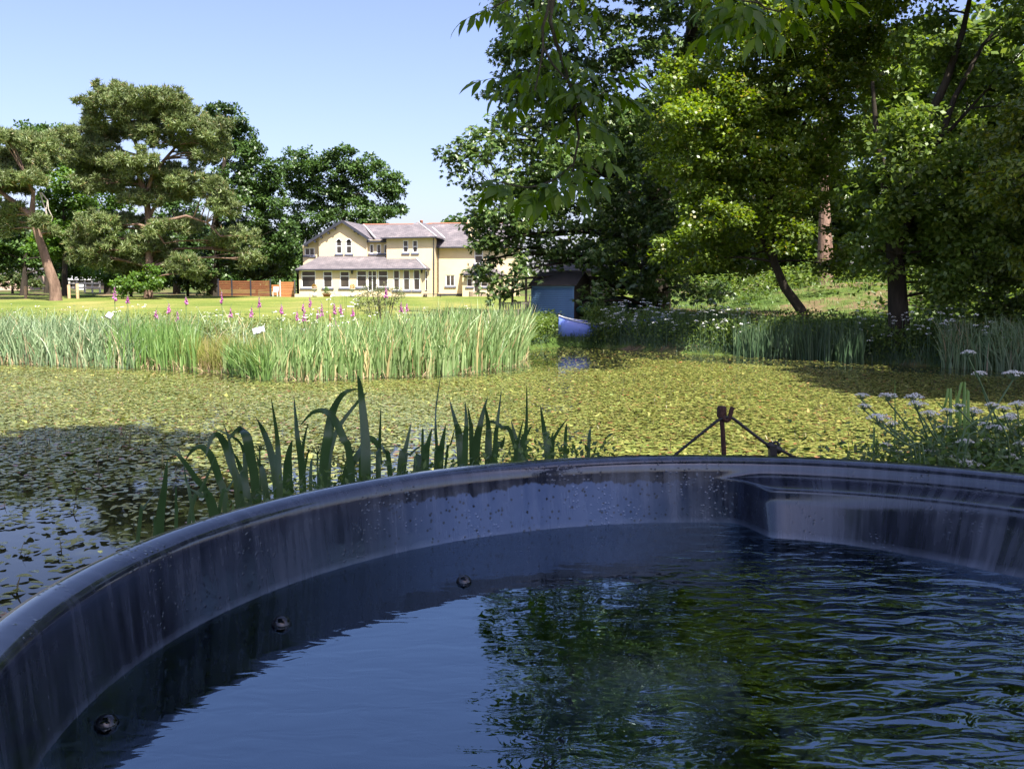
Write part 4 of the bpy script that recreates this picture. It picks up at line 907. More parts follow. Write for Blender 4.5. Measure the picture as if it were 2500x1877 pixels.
places = ['outermost clump at the left', 'second clump from the left, arching', 'third clump from the left, thickest', 'clump with the tallest leaf, near the middle', 'low clump with short upright leaves', 'clump of straight pointed leaves under the reed corner', 'thin sparse clump nearest the iron stake']
for gi in sorted(groups):
    base = groups[gi][0][2]; e = empty('iris_plant', (base.x, base.y, base.z))
    tag(e, 'dark flag iris behind the tub rim, ' + places[gi], 'plant', 'irises behind the tub')
    for v, f, _ in groups[gi]: MB().add(v, f, True).build('leaf', M['nearIris'], e)

# ------------------------------------------------------------------ water dropwort with white umbels
M['umbelstem'] = plain('umbel_stem', (.07, .13, .045), .5, .25, 20, .1)
M['dropleaf'] = leafmat('dropwort_leaf', [(0, (.05, .10, .025)), (1, (.12, .19, .05))], .35, .45, nscale=3)
def zc4(a, b): return 2000 + a / 3.46, 820 + b / 3.46
def dropwort(heads, foot, Y, label, leafy=40, size=1.0):
    """heads: umbels as (zoom x, zoom y, radius px); stems run from the foot to each umbel"""
    fp = px(*zc4(*foot), Y); g = Vector((fp.x, Y, hz(fp.x, Y) - .03)); e = empty('dropwort_plant', g)
    tag(e, label, 'plant', 'white umbel plants by the tub')
    for (a, b_, r) in heads:
        yy = Y + random.uniform(-.12, .12); top = px(*zc4(a, b_), yy); rad = r / 3.46 * yy / F * .95
        mid = Vector((fp.x * .6 + top.x * .4, (Y + yy) / 2, g.z + .5 * (top.z - g.z)))
        fq_ = Vector((fp.x, (Y + yy) / 2, fp.z)); path = smooth_path([g, g.lerp(fq_, .5), fq_, fq_.lerp(top, .5) + Vector((.012, 0, -.012)), top - Vector((0, 0, rad * .9))], 14)
        s = MB(); s.tube(path, rads(path, .005, .0022), 5)
        nray = 13; u = MB(); hub = path[-1]
        for k in range(nray):
            t = 2 * math.pi * k / nray * 1.618 * 2; q = math.sqrt((k + .4) / nray)
            c = top + Vector((math.cos(t) * q * rad, math.sin(t) * q * rad * .9, -.35 * rad * q * q + random.gauss(0, .05) * rad))
            s.tube([hub, hub.lerp(c, .5) + Vector((0, 0, -.04 * rad)), c], [.0013, .0011, .0009], 3, False)
            # umbellet: a small knobbly dome of florets
            cr = rad * .27
            for _ in range(16):
                dd = Vector((random.gauss(0, 1), random.gauss(0, 1), abs(random.gauss(0, .8)) + .15)).normalized(); fl_ = c + Vector((dd.x * cr, dd.y * cr, dd.z * cr * .7))
                w = cr * .24; x = dd.orthogonal().normalized(); y = dd.cross(x)
                u.add([fl_ + x * w, fl_ + y * w, fl_ - x * w, fl_ - y * w, fl_ + dd * w * .6], [(0, 1, 4), (1, 2, 4), (2, 3, 4), (3, 0, 4)])
        s.build('stem', M['umbelstem'], e); u.build('umbel', M['white'], e)
    n = int(leafy * 1.6)
    if n:
        c = np.array(g)[None, :] + np.stack([rng.normal(0, .17, n * 9), rng.normal(0, .12, n * 9), fp.z - g.z + .05 - np.abs(rng.normal(0, .12, n * 9)) + (.10 if leafy > 60 else 0)], 1)
        Vt, Fs = leaves_quads(c, unit(rng.normal(0, 1, c.shape) * (1, 1, .6)), unit(rng.normal(0, .5, c.shape) + (0, 0, 1)), rng.uniform(.014, .034, len(c)), .006)
        lf = link('foliage', mesh_np('foliage', Vt, Fs), M['dropleaf']); setparent(lf, e)
dropwort([(360,490,60),(380,580,55),(500,670,95),(610,730,55)], (830,1060), 2.75, 'outermost white umbel plant leaning left over the tub rim')
dropwort([(580,490,75),(800,500,75),(560,910,50)], (900,1060), 2.95, 'thin umbel plant leaning left, with a grey shaded flower head', 30)
dropwort([(830,560,80),(930,640,80),(1090,620,70)], (1010,1080), 2.85, 'umbel plant gone to green seed beside the upright reed blades', 30)
dropwort([(1260,130,58),(1350,305,60),(1180,580,45)], (1560,1060), 2.9, 'tallest white umbel plant, its head standing above the pond edge', 20)
dropwort([(1640,300,85),(1460,570,60)], (1240,1000), 2.7, 'umbel plant on a dark stem leaning right to the picture edge', 20)
dropwort([(1300,620,80),(1120,910,80),(1100,1000,55),(1400,740,70)], (1350,1120), 3.0, 'bushy umbel plant with sunlit white heads in the middle of the thicket', 70)
dropwort([(1250,1060,90),(1200,1040,60),(1330,1080,60)], (1300,1150), 2.8, 'low umbel plant with big blue white heads close over the rim', 50)
dropwort([(1680,560,80),(1590,680,70),(1500,760,80),(1690,760,60)], (1640,1120), 3.05, 'bushy white umbel plant at the very right edge', 70)
dropwort([(1420,870,50),(1540,880,40),(1620,660,60)], (1500,1120), 3.1, 'umbel plant tangled among others behind the rim, right side', 90)
dropwort([(640,960,55),(930,960,50),(1010,950,40)], (960,1080), 3.0, 'small umbel plant just topping the rim', 30)
for nm, pts, w, lab in (('reed_plant', [[(1190,890),(1160,700),(1155,450)],[(1260,760),(1200,600),(1165,505)],[(1110,730),(1050,620),(975,540)],[(1230,670),(1150,600),(1080,540)]], 26, 'pale upright reed blades standing among the umbel plants'),
                        ('reed_plant', [[(455,1030),(470,940),(500,815)],[(635,990),(640,700),(640,370)]], 14, 'two thin single blades left of the umbel thicket')):
    e = None
    for p in pts:
        Y0 = 3.0 + random.uniform(-.05, .05); P = [px(*zc4(*q), Y0) for q in p]; gz = hz(P[0].x, Y0); P = [Vector((P[0].x + .02, Y0, gz - .03))] + P
        if e is None: e = tag(empty(nm, P[0]), lab, 'plant')
        path = smooth_path(P, 12); v = []; f = []; n = len(path); hw = w / 3.46 * Y0 / F * .5
        for i, q in enumerate(path):
            ww = hw * (1 - (i / (n - 1)) ** 2.5) + .0006; v += [q - Vector((ww, 0, 0)), q + Vector((0, -.3 * ww, 0)), q + Vector((ww, 0, 0))]
        for i in range(n - 1):
            for j in range(2): f.append((3*i+j, 3*i+j+1, 3*i+j+4, 3*i+j+3))
        MB().add(v, f, True).build('blade', M['iris'], e)
dropwort([(1060,760,60),(1230,880,70),(1450,1000,75),(1580,960,60)], (1400,1140), 2.95, 'spreading umbel plant with many heads low in the thicket', 40)
dropwort([(1700,900,60),(1640,1010,70),(1560,600,60)], (1700,1150), 2.9, 'umbel plant with pale heads hugging the right picture edge', 40)
# ferny leaves and little flower heads among the irises
for k, (a, b_, r, lab) in enumerate([(1750,680,95,'dark umbel standing between the arching iris leaves'), (1230,680,60,'small dark umbel left of the tallest iris leaves'), (2060,700,70,'small umbel beside the tallest iris leaf')]):
    p = px(*za(a, b_), 2.9); e = tag(empty('dropwort_plant', (p.x, 2.9, hz(p.x, 2.9) - .03)), lab, 'plant', 'white umbel plants by the tub')
    s = MB(); u = MB(); rad = r / 3.687 * 2.9 / F; hub = p - Vector((0, 0, rad)); s.tube([e.location, hub], [.005, .003], 5)
    for q in range(14):
        t = q * 2.4; h = math.sqrt((q + .4) / 14); c = p + Vector((math.cos(t) * h * rad, math.sin(t) * h * rad, -.4 * rad * h * h)); s.tube([hub, c], .0011, 3, False)
        for _ in range(12):
            dd = Vector((random.gauss(0, 1), random.gauss(0, 1), abs(random.gauss(0, .8)))).normalized(); u.add([c + dd * rad * .18 + Vector(o_) * rad * .06 for o_ in ((1, 0, 0), (0, 1, 0), (-1, 0, .5), (0, -1, .5))], [(0, 1, 2, 3)])
    s.build('stem', M['umbelstem'], e); u.build('umbel', M['umbelstem'], e)
n = 1500; us = rng.uniform(560, 1500, n); ys = rng.uniform(2.5, 3.0, n)
c = np.array([tuple(px(a, np.interp(a, rim_px[:, 0], rim_px[:, 1]) + rng.uniform(-25, 60), y)) for a, y in zip(us, ys)])
c[:, 2] += rng.normal(0, .02, n) - .03 * wob(c[:, 0] * 9, c[:, 1], 1, .5)
Vt, Fs = leaves_quads(c, unit(rng.normal(0, 1, c.shape)), unit(rng.normal(0, .6, c.shape) + (0, 0, 1)), rng.uniform(.012, .03, n), .006)
tag(link('undergrowth', mesh_np('undergrowth', Vt, Fs), M['dropleaf']), 'low leafy undergrowth peeping over the tub rim between the irises', 'undergrowth', kind='stuff')

# ------------------------------------------------------------------ iron stake with a cable hung over its hook
M['rust'] = plain('rusty_iron', (.07, .035, .025), .75, .4, 40, .4, .3)
M['rubber'] = plain('black_rubber', (.012, .012, .013), .5, .2, 30, .1)
def zs(a, b): return 1500 + a / 3.687, 900 + b / 3.687
YS = 2.75
p = [px(*zs(*q), YS) for q in ((985,760),(975,560),(965,440),(967,335))]
g = hz(p[0].x, YS); stake = tag(empty('iron_stake', (p[0].x + .01, YS, g - .1)), 'rusty iron stake with a hook, standing behind the tub rim', 'stake')
MB().tube([stake.location] + p[:3], [.0075, .0075, .007, .007], 8).build('rod', M['rust'], stake)
MB().tube([p[2] - Vector((0, 0, .004)), p[2].lerp(p[3], .1), p[3] - Vector((0, 0, .006)), p[3]], [.008, .0145, .0145, .010], 10).build('cap', M['rust'], stake)
hk = [px(*zs(*q), YS - .012) for q in ((975,425),(990,455),(1012,465),(1032,452),(1045,410),(1055,370),(1066,345))]
MB().tube(smooth_path(hk, 16), .0066, 8).build('hook', M['rust'], stake)
cb = [px(*zs(*q), YS - .013 + dz) for q, dz in (((430,880),.0),((560,765),0),((700,650),0),((850,530),0),((930,468),0),((1010,435),0),((1070,450),0),((1150,510),0),((1280,610),.0),((1380,682),0),((1560,765),.02),((1750,880),.05))]
cable = tag(empty('cable', (cb[0].x, cb[0].y, cb[0].z)), 'black cable hung over the iron stake\'s hook', 'cable')
MB().tube(smooth_path(cb, 60), .0046, 8).build('lead', M['rubber'], cable)
a, b_ = px(*zs(1375,680), YS - .013), px(*zs(1505,745), YS - .008)
MB().tube([a, a.lerp(b_, .08), a.lerp(b_, .6), b_.lerp(a, .1), b_], [.005, .0095, .012, .011, .005], 10).build('connector', M['rubber'], cable)
c = px(*zs(1450,700), YS - .01); rp = [c + Vector((math.cos(t) * .010, 0, math.sin(t) * .014)) for t in [i * math.pi / 8 for i in range(-2, 11)]]
MB().tube(rp, .0035, 6).build('eyelet', M['rubber'], cable)
MB().beam(px(*zs(1420,690), YS - .012), px(*zs(1425,790), YS - .012), .024, .02).build('clip', M['rubber'], cable)
# ------------------------------------------------------------------ the house
def zh(a, b): return 680 + a / 3.95, 500 + b / 3.95
def H(a, b, Y): return px(*zh(a, b), Y)
M['render'] = plain('cream_render', (.60, .49, .31), .9, .11, .55, .12, bscale=14)
M['slate'] = None
m, nt, b = newmat('slate_roof')
tc = nt.nodes.new('ShaderNodeTexCoord')
br = nt.nodes.new('ShaderNodeTexBrick'); br.inputs['Scale'].default_value = 1.0; br.inputs['Brick Width'].default_value = .36; br.inputs['Row Height'].default_value = .2; br.inputs['Mortar Size'].default_value = .012
br.inputs['Color1'].default_value = (.115, .104, .115, 1); br.inputs['Color2'].default_value = (.165, .148, .158, 1); br.inputs['Mortar'].default_value = (.07, .055, .06, 1)
nt.links.new(tc.outputs['Object'], br.inputs['Vector'])
n = noise(nt, .9, 5, .65); r = ramp(nt, [(.35, (.75, .75, .75)), (.6, (1.1, 1.08, 1.05)), (.75, (1.9, 1.75, 1.6))], n.outputs['Fac'])
mx = nd(nt, 'Mix', data_type='RGBA', blend_type='MULTIPLY'); mx.inputs[0].default_value = 1
nt.links.new(br.outputs['Color'], mx.inputs[6]); nt.links.new(r.outputs[0], mx.inputs[7]); nt.links.new(mx.outputs[2], b.inputs['Base Color']); b.inputs['Roughness'].default_value = .75
bump(nt, b, br.outputs['Fac'], .35, -.02); M['slate'] = m
M['upvc'] = plain('white_frame', (.8, .8, .8), .4, .03, 4, 0)
M['sill'] = plain('slate_blue_paint', (.10, .11, .17), .5, .1, 4, .05)
M['fascia'] = plain('dark_fascia', (.025, .027, .04), .5, .15, 6, .05)
M['lead'] = plain('lead_flashing', (.45, .45, .46), .6, .1, 6, .05)
M['terracotta'] = plain('terracotta', (.3, .12, .07), .8, .2, 10, .1)
m, nt, b = newmat('window_glass'); b.inputs['Base Color'].default_value = (.028, .028, .026, 1); b.inputs['Roughness'].default_value = .04; b.inputs['IOR'].default_value = 1.5
n = noise(nt, .6, 3, .5); r = ramp(nt, [(.35, (.018, .018, .018)), (.65, (.07, .058, .045))], n.outputs['Fac']); nt.links.new(r.outputs[0], b.inputs['Base Color']); M['glass'] = m
Y0 = 79.8; g0 = H(165, 885, Y0)
house = tag(empty('house', (H(900, 885, Y0).x, Y0, g0.z)), 'cream rendered country house with slate roofs and white windows across the lawn', 'house')
def wall(name, x0, x1, z0, z1, y0, thick, holes=(), top=None):
    """front-facing wall with window openings; holes (x0,x1,z0,z1); top: extra polygon points above z1 (a gable)"""
    xs = sorted({x0, x1, *[h[0] for h in holes], *[h[1] for h in holes]}); zs_ = sorted({z0, z1, *[h[2] for h in holes], *[h[3] for h in holes]})
    xs = [x for x in xs if x0 <= x <= x1]; zs_ = [z for z in zs_ if z0 <= z <= z1]
    bm = bmesh.new(); cache = {}
    def vtx(x, z):
        k = (round(x, 4), round(z, 4))
        if k not in cache: cache[k] = bm.verts.new((x, y0, z))
        return cache[k]
    for a, b_ in zip(xs[:-1], xs[1:]):
        for c, d in zip(zs_[:-1], zs_[1:]):
            mx_, mz = (a + b_) / 2, (c + d) / 2
            if any(h[0] < mx_ < h[1] and h[2] < mz < h[3] for h in holes): continue
            bm.faces.new([vtx(a, c), vtx(b_, c), vtx(b_, d), vtx(a, d)])
    if top:
        tv = [vtx(x, z1) for x in xs]; bm.faces.new(tv + [bm.verts.new((x, y0, z)) for x, z in top])
    me = bpy.data.meshes.new(name)
    geo = bmesh.ops.extrude_face_region(bm, geom=bm.faces[:]); bmesh.ops.translate(bm, verts=[q for q in geo['geom'] if isinstance(q, bmesh.types.BMVert)], vec=(0, thick, 0))
    bmesh.ops.recalc_face_normals(bm, faces=bm.faces); bm.to_mesh(me); bm.free()
    return setparent(link(name, me, M['render']), house)
def win(zx0, zx1, zy0, zy1, Y, cols=(), rows=(), sill=True, arch=False, fw=.07, only_hole=False, panes=True, name='window', parent=None):
    a = H(zx0, zy0, Y); c = H(zx1, zy1, Y); x0, x1, z1, z0 = a.x, c.x, a.z, c.z
    yf = Y + .05; d = .07; fr = MB(); par = parent or house
    zt = z1
    if arch: zt = z1 - (x1 - x0) / 2
    fr.box(x0, x0 + fw, yf, yf + d, z0, zt); fr.box(x1 - fw, x1, yf, yf + d, z0, zt); fr.box(x0 + fw, x1 - fw, yf, yf + d, z0, z0 + fw)
    if not arch: fr.box(x0 + fw, x1 - fw, yf, yf + d, z1 - fw, z1)
    else:
        cx_, r1 = (x0 + x1) / 2, (x1 - x0) / 2; N = 12
        for k in range(N):
            t0, t1_ = math.pi * k / N, math.pi * (k + 1) / N
            q = [(cx_ + r * math.cos(t), zt + r * math.sin(t)) for r, t in ((r1 - fw, t0), (r1, t0), (r1, t1_), (r1 - fw, t1_))]
            fr.prism([(x, Y - .02, z) for x, z in q], (0, .12, 0))
    xc = [x0 + fw] + [H(q, zy0, Y).x for q in cols] + [x1 - fw]; zc_ = [z0 + fw] + sorted(H(zx0, q, Y).z for q in rows) + [z1 - fw if not arch else zt]
    for q in cols: x = H(q, zy0, Y).x; fr.box(x - fw * .45, x + fw * .45, yf - .004, yf + d + .004, z0 + fw, z1 - fw if not arch else zt)
    for q in rows: z = H(zx0, q, Y).z; fr.box(x0 + fw, x1 - fw, yf + .003, yf + d - .003, z - fw * .45, z + fw * .45)
    f = fr.build(name, M['upvc'], par)
    for i in range(len(xc) - 1):
        for j in range(len(zc_) - 1):
            p_ = MB().box(xc[i], xc[i+1], yf + .03, yf + .045, zc_[j], zc_[j+1]).build('pane', M['glass']); setparent(p_, f); p_.matrix_parent_inverse = Matrix.Translation(-f.matrix_parent_inverse.to_translation() - house.location) if False else Matrix.Identity(4)
            p_.matrix_parent_inverse = Matrix.Identity(4)
    if arch:
        cx_, r1 = (x0 + x1) / 2, (x1 - x0) / 2 - fw
        p_ = MB().prism([(cx_ + r1 * math.cos(math.pi * k / 12), Y + .0, zt + r1 * math.sin(math.pi * k / 12)) for k in range(13)], (0, .02, 0)).build('pane', M['glass']); p_.parent = f
    if sill:
        s = MB().box(x0 - .12, x1 + .12, Y - .10, Y + .06, z0 - .13, z0 - .003).build('sill', M['sill']); s.parent = f
    return (x0, x1, z0, zt if arch else z1)
def roof(name, poly, t=.1, mat='slate', parent=None):
    P = [H(*q) for q in poly]
    return MB().prism(P, (0, 0, -t)).build(name, M[mat], parent or house)
def X(a, Y): return H(a, 600, Y).x
def Zc(b_, Y): return H(600, b_, Y).z
zb0 = g0.z - .4
# sun room across the front
cons = [(218,360,635,800,(),(688,)),(428,520,640,800,(),(688,)),(590,685,640,800,(),(688,)),(752,852,632,795,(),(685,)),(858,950,632,835,(902,),(688,)),(958,1056,632,795,(),(688,)),(1105,1170,628,825,(),(712,)),(1200,1268,625,825,(),(715,)),(1298,1366,625,825,(),(715,))]
holes = [win(*c[:4], Y0, c[4], c[5], sill=(c[3] < 830)) for c in cons]
wall('wall', X(172, Y0), X(1372, Y0), zb0, Zc(624, Y0), Y0, .3, holes)
# canted end of the sun room with a narrow window
p0, p1 = H(1372, 624, Y0), H(1458, 624, Y0 + 1.9)
MB().prism([(p0.x, Y0, zb0), (p1.x, Y0 + 1.9, zb0), (p1.x, Y0 + 1.9, p0.z), (p0.x, Y0, p0.z)], (-.02, .25, 0)).build('wall', M['render'], house)
a = Vector((p0.x, Y0, 0)).lerp(Vector((p1.x, Y0 + 1.9, 0)), .42); b_ = Vector((p0.x, Y0, 0)).lerp(Vector((p1.x, Y0 + 1.9, 0)), .66); off = Vector((.05, -.03, 0))
f_ = MB().prism([a + off + Vector((0, 0, Zc(825, Y0))), b_ + off + Vector((0, 0, Zc(825, Y0))), b_ + off + Vector((0, 0, Zc(632, Y0))), a + off + Vector((0, 0, Zc(632, Y0)))], (-.03, .04, 0)).build('window', M['upvc'], house)
a2, b2 = a.lerp(b_, .2) + off * 1.5, a.lerp(b_, .8) + off * 1.5
for z0_, z1_ in ((818, 720), (710, 640)): MB().prism([a2 + Vector((0, 0, Zc(z0_, Y0))), b2 + Vector((0, 0, Zc(z0_, Y0))), b2 + Vector((0, 0, Zc(z1_, Y0))), a2 + Vector((0, 0, Zc(z1_, Y0)))], (-.01, .015, 0)).build('pane', M['glass']).parent = f_
MB().prism([(X(172, Y0), Y0, zb0), (X(172, Y0), Y0 + 3, zb0), (X(172, Y0), Y0 + 3, Zc(624, Y0)), (X(172, Y0), Y0, Zc(624, Y0))], (.2, 0, 0)).build('wall', M['render'], house)
roof('roof', [(160,622,79.45),(1045,618,79.45),(1045,497,82.6),(395,497,82.6)]); roof('roof', [(1046,618,79.45),(1416,613,79.45),(1330,520,82.02),(1046,520,82.02)])
roof('roof', [(160,622,79.45),(395,497,82.6),(178,612,82.6)]); roof('roof', [(1416,613,79.45),(1462,617,81.4),(1456,606,82.0),(1330,520,82.02)])
hp = MB().tube([H(1416,612,79.45), H(1330,518,82.0)], .07, 5).build('hip_cap', M['lead'], house)
MB().beam(H(160,628,79.42), H(1416,620,79.42), .08, .12).build('gutter', M['fascia'], house); MB().beam(H(1416,620,79.42), H(1462,624,81.4), .08, .12).build('gutter', M['fascia'], house)
# gable
YG = 82.6
ga = [win(553,612,325,474,YG, (), (398,), True, True), win(648,708,325,474,YG, (), (398,), True, True)]
xl, xr = X(392, YG), X(858, YG); ap = H(612, 162, YG)
wall('wall', xl, xr, zb0, Zc(322, YG), YG, .3, ga, [(xr, Zc(322, YG) + .01), (ap.x, ap.z), (xl, Zc(305, YG))])
roof('roof', [(611,150,82.2),(866,322,82.2),(944,334,86),(822,194,87.2)]); roof('roof', [(611,150,82.2),(822,194,87.2),(640,165,88),(245,384,86),(243,380,82.2)])
MB().beam(H(613,160,82.16), H(868,330,82.16), .06, .22).build('bargeboard', M['fascia'], house); MB().beam(H(609,160,82.17), H(243,390,82.17), .06, .22).build('bargeboard', M['fascia'], house)
for a, b_ in ((735,248),(770,270),(480,265),(410,305),(540,222),(350,345),(270,385)): MB().box(H(a,b_,82.3).x - .08, H(a,b_,82.3).x + .08, 82.2, 82.6, H(a,b_,82.3).z - .16, H(a,b_,82.3).z).build('bracket', M['fascia'], house)
lw = [win(250,348,415,490,83.0, (299,), (), True)]
wall('wall', X(238, 83), X(392, 83), zb0, Zc(395, 83), 83.0, .3, lw, [(X(392, 83), Zc(320, 83)), (X(245, 83), Zc(392, 83))])
# link wall with the three small windows
YK = 82.9
lk = [win(878,917,380,470,YK), win(945,988,380,470,YK), win(1014,1060,380,470,YK)]
wall('wall', X(858, YK), X(1046, YK), zb0, Zc(340, YK), YK, .3, lk)
MB().box(X(855, 82.5), X(1046, 82.5), 82.45, 82.95, Zc(362, 82.5), Zc(345, 82.5)).build('fascia', M['fascia'], house)
roof('roof', [(812,192,87.6),(1480,186,87.6),(1480,330,83.6),(938,338,83.6)])
MB().tube([H(822,194,87.2), H(944,332,84)], .08, 5).build('valley_flashing', M['lead'], house)
MB().tube([H(812,192,87.6), H(1480,186,87.6)], .07, 6).build('ridge_tiles', M['terracotta'], house)
# the bay with two sash windows
YB_ = 82.05
bw = [win(1199,1252,342,464,YB_, (), (403,)), win(1291,1342,342,464,YB_, (), (403,))]
wall('wall', X(1044, YB_), X(1502, YB_), zb0, Zc(316, YB_), YB_, .3, bw)
q = X(1502, YB_); MB().box(q - .3, q, YB_ + .3, YB_ + 5, zb0, Zc(316, YB_)).build('wall', M['render'], house); q = X(1044, YB_); MB().box(q, q + .3, YB_ + .3, YB_ + 2, zb0, Zc(316, YB_)).build('wall', M['render'], house)
roof('roof', [(983,319,81.6),(1524,307,81.6),(1345,168,84.6)]); roof('roof', [(1524,307,81.6),(1606,327,85.4),(1446,186,88.2),(1345,168,84.6)]); roof('roof', [(983,319,81.6),(1345,168,84.6),(1340,168,87),(1010,319,84.4)])
MB().tube([H(1345,166,84.6), H(1524,305,81.6)], .05, 5).build('hip_cap', M['lead'], house); MB().tube([H(1446,186,88.1), H(1606,325,85.3)], .07, 5).build('valley_flashing', M['lead'], house)
MB().beam(H(983,323,81.58), H(1524,312,81.58), .07, .1).build('gutter', M['fascia'], house)
MB().lathe([(.0, -.5), (.16, -.5), (.13, 0), (.16, .05), (.1, .08), (.1, -.1)], 10, tuple(H(1378,158,86))).build('chimney_pot', M['terracotta'], house)
MB().tube([H(1497,318,81.95), H(1497,870,81.95)], .045, 6).build('downpipe', M['fascia'], house)
# right wing
YW = 84.7
ww = [win(1889,1972,426,567,YW, (), (490,)), win(1613,1700,678,786,YW, (1657,), ())]
wall('wall', X(1502, YW), X(2330, YW), zb0 - .1, Zc(408, YW), YW, .3, ww)
roof('roof', [(1446,182,89),(2330,178,89),(2330,406,84.25),(1508,408,84.25)])
MB().beam(H(1508,412,84.2), H(2330,410,84.2), .08, .11).build('gutter', M['fascia'], house); MB().tube([H(1446,181,89), H(2330,177,89)], .07, 6).build('ridge_tiles', M['terracotta'], house)
MB().tube([H(1541,412,84.55), H(1541,850,84.55)], .045, 6).build('downpipe', M['fascia'], house)
cq, cq2 = H(1830, 272, 86.2), H(1912, 150, 86.2)
MB().box(cq.x, cq2.x, 86.2, 87.4, cq.z - .5, cq2.z).build('chimney', M['render'], house); MB().box(cq.x - .06, cq2.x + .06, 86.14, 87.46, cq2.z - .25, cq2.z + .05).build('chimney_cap', M['render'], house)
# porch
YO = 83.0
po = [win(1815,1872,680,790,YO, (), (712,)), win(1880,1945,680,862,YO, (), (), False, name='door'), win(1952,2018,680,790,YO, (), (712,))]
wall('wall', X(1772, YO), X(2130, YO), zb0 - .1, Zc(668, YO), YO, .2, po); q = X(1772, YO); MB().box(q, q + .2, YO + .2, YW, zb0, Zc(668, YO)).build('wall', M['render'], house)
roof('roof', [(1752,667,84.6),(1855,612,84.65),(1970,597,82.5),(1808,670,82.5)]); roof('roof', [(1970,597,82.5),(1855,612,84.65),(2090,612,84.65),(2180,668,84.6),(2132,670,82.5)])
MB().prism([H(1812,668,82.75), H(1970,602,82.75), H(2128,668,82.75)], (0, .1, 0)).build('gable_board', M['fascia'], house)
MB().box(X(1770, 82.5), X(2135, 82.5), 82.5, 82.6, Zc(682, 82.5), Zc(668, 82.5)).build('gutter', M['fascia'], house)
for a, b_, Y in ((708, 652, Y0), (1382, 645, Y0 + .1), (185, 650, Y0)):
    p_ = H(a, b_, Y - .14); l_ = MB().lathe([(.0, .16), (.09, .10), (.07, -.12), (.0, -.16)], 8, tuple(p_)).build('wall_lamp', M['fascia'], house); MB().box(p_.x - .03, p_.x + .03, p_.y, Y + .01, p_.z + .1, p_.z + .15).build('bracket', M['fascia']).parent = l_
MB().box(X(150, Y0 - .04), X(1376, Y0 - .04), Y0 - .04, Y0, zb0, zb0 + .62).build('plinth', M['render'], house)
MB().box(X(1506, YW - .03), X(1770, YW - .03), YW - .03, YW, zb0, Zc(858, YW)).build('plinth', M['fascia'], house)
MB().box(X(1395, 82), X(1420, 82), 81.9, 82.04, zb0, zb0 + .3).build('step', M['lead'], house)

# ------------------------------------------------------------------ things by the house
M['stone'] = plain('pale_stone', (.5, .47, .42), .85, .2, 12, .3)
M['woodlog'] = barkmat('log_bark', (.2, .15, .1), (.42, .34, .25), 4)
M['logend'] = plain('log_end', (.45, .34, .2), .8, .2, 5, .2)
M['fencewood'] = plain('stained_fence', (.20, .075, .03), .6, .3, 3, .2, stretch=(.5, 1, 6))
M['fenceorange'] = plain('orange_fence', (.38, .15, .05), .6, .25, 3, .2, stretch=(.5, 1, 6))
M['oldwood'] = plain('weathered_wood', (.20, .17, .14), .85, .3, 4, .4, stretch=(6, 6, .6))
M['darkwood'] = plain('dark_wood', (.06, .045, .035), .8, .3, 4, .3)
def leafball(name, c, r, n, mat, parent, L=.08):
    d = unit(rng.normal(0, 1, (n, 3))); p_ = np.array(c) + d * np.array(r) * (rng.random(n) ** .3)[:, None]
    Vt, Fs = leaves_quads(p_, unit(d + rng.normal(0, .6, d.shape)), unit(rng.normal(0, .6, d.shape) + (0, 0, 1)), L, L * .3)
    return setparent(link(name, mesh_np(name, Vt, Fs), mat), parent)
M['gold'] = leafmat('golden_leaf', [(0, (.25, .15, .02)), (1, (.42, .28, .05))], .3, .5)
for a, lab, mt in ((347, 'stone urn with golden ball plant before the sun room, left one', 'gold'), (712, 'stone urn with small golden plant before the sun room, right one', 'gold')):
    p_ = H(a, 884, Y0 - 1.2); g = hz(p_.x, p_.y); e = tag(empty('urn', (p_.x, p_.y, g)), lab, 'urn', 'urns before the house')
    MB().lathe([(0, 0), (.18, 0), (.18, .28), (.14, .3), (.08, .34), (.07, .42), (.2, .52), (.25, .66), (.28, .68), (.26, .70), (.2, .66)], 14, (p_.x, p_.y, g)).build('bowl', M['stone'], e)
    leafball('plant', (p_.x, p_.y, g + .85), (.2, .2, .2), 260, M[mt], e)
p_ = H(465, 885, Y0 - 1.4); g = hz(p_.x, p_.y); e = tag(empty('potted_plant', (p_.x, p_.y, g)), 'conical green shrub in a low pot between the two urns', 'plant')
MB().lathe([(0, 0), (.26, 0), (.34, .22), (.36, .24), (.3, .2)], 14, (p_.x, p_.y, g)).build('pot', M['terracotta'], e); leafball('foliage', (p_.x, p_.y, g + .5), (.18, .18, .32), 300, M['maple'], e); leafball('foliage', (p_.x, p_.y, g + .25), (.38, .3, .12), 250, M['bushleaf'], e)
p_ = H(1492, 870, Y0 + .4); g = hz(p_.x, p_.y); e = tag(empty('picnic_table', (p_.x, p_.y, g)), 'low brown picnic table on the lawn beside the sun room', 'table')
for k in range(4): MB().box(p_.x - .8, p_.x + .8, p_.y - .4 + k * .2, p_.y - .22 + k * .2, g + .26, g + .3).build('plank', M['darkwood'], e)
for sx in (-.6, .6):
    for sy in (-1, 1): MB().beam((p_.x + sx, p_.y + sy * .55, g), (p_.x + sx, p_.y + sy * .1, g + .26), .07, .05).build('leg', M['darkwood'], e)
for sy in (-.62, .62): MB().box(p_.x - .8, p_.x + .8, p_.y + sy - .12, p_.y + sy + .12, g + .14, g + .18).build('bench', M['darkwood'], e)
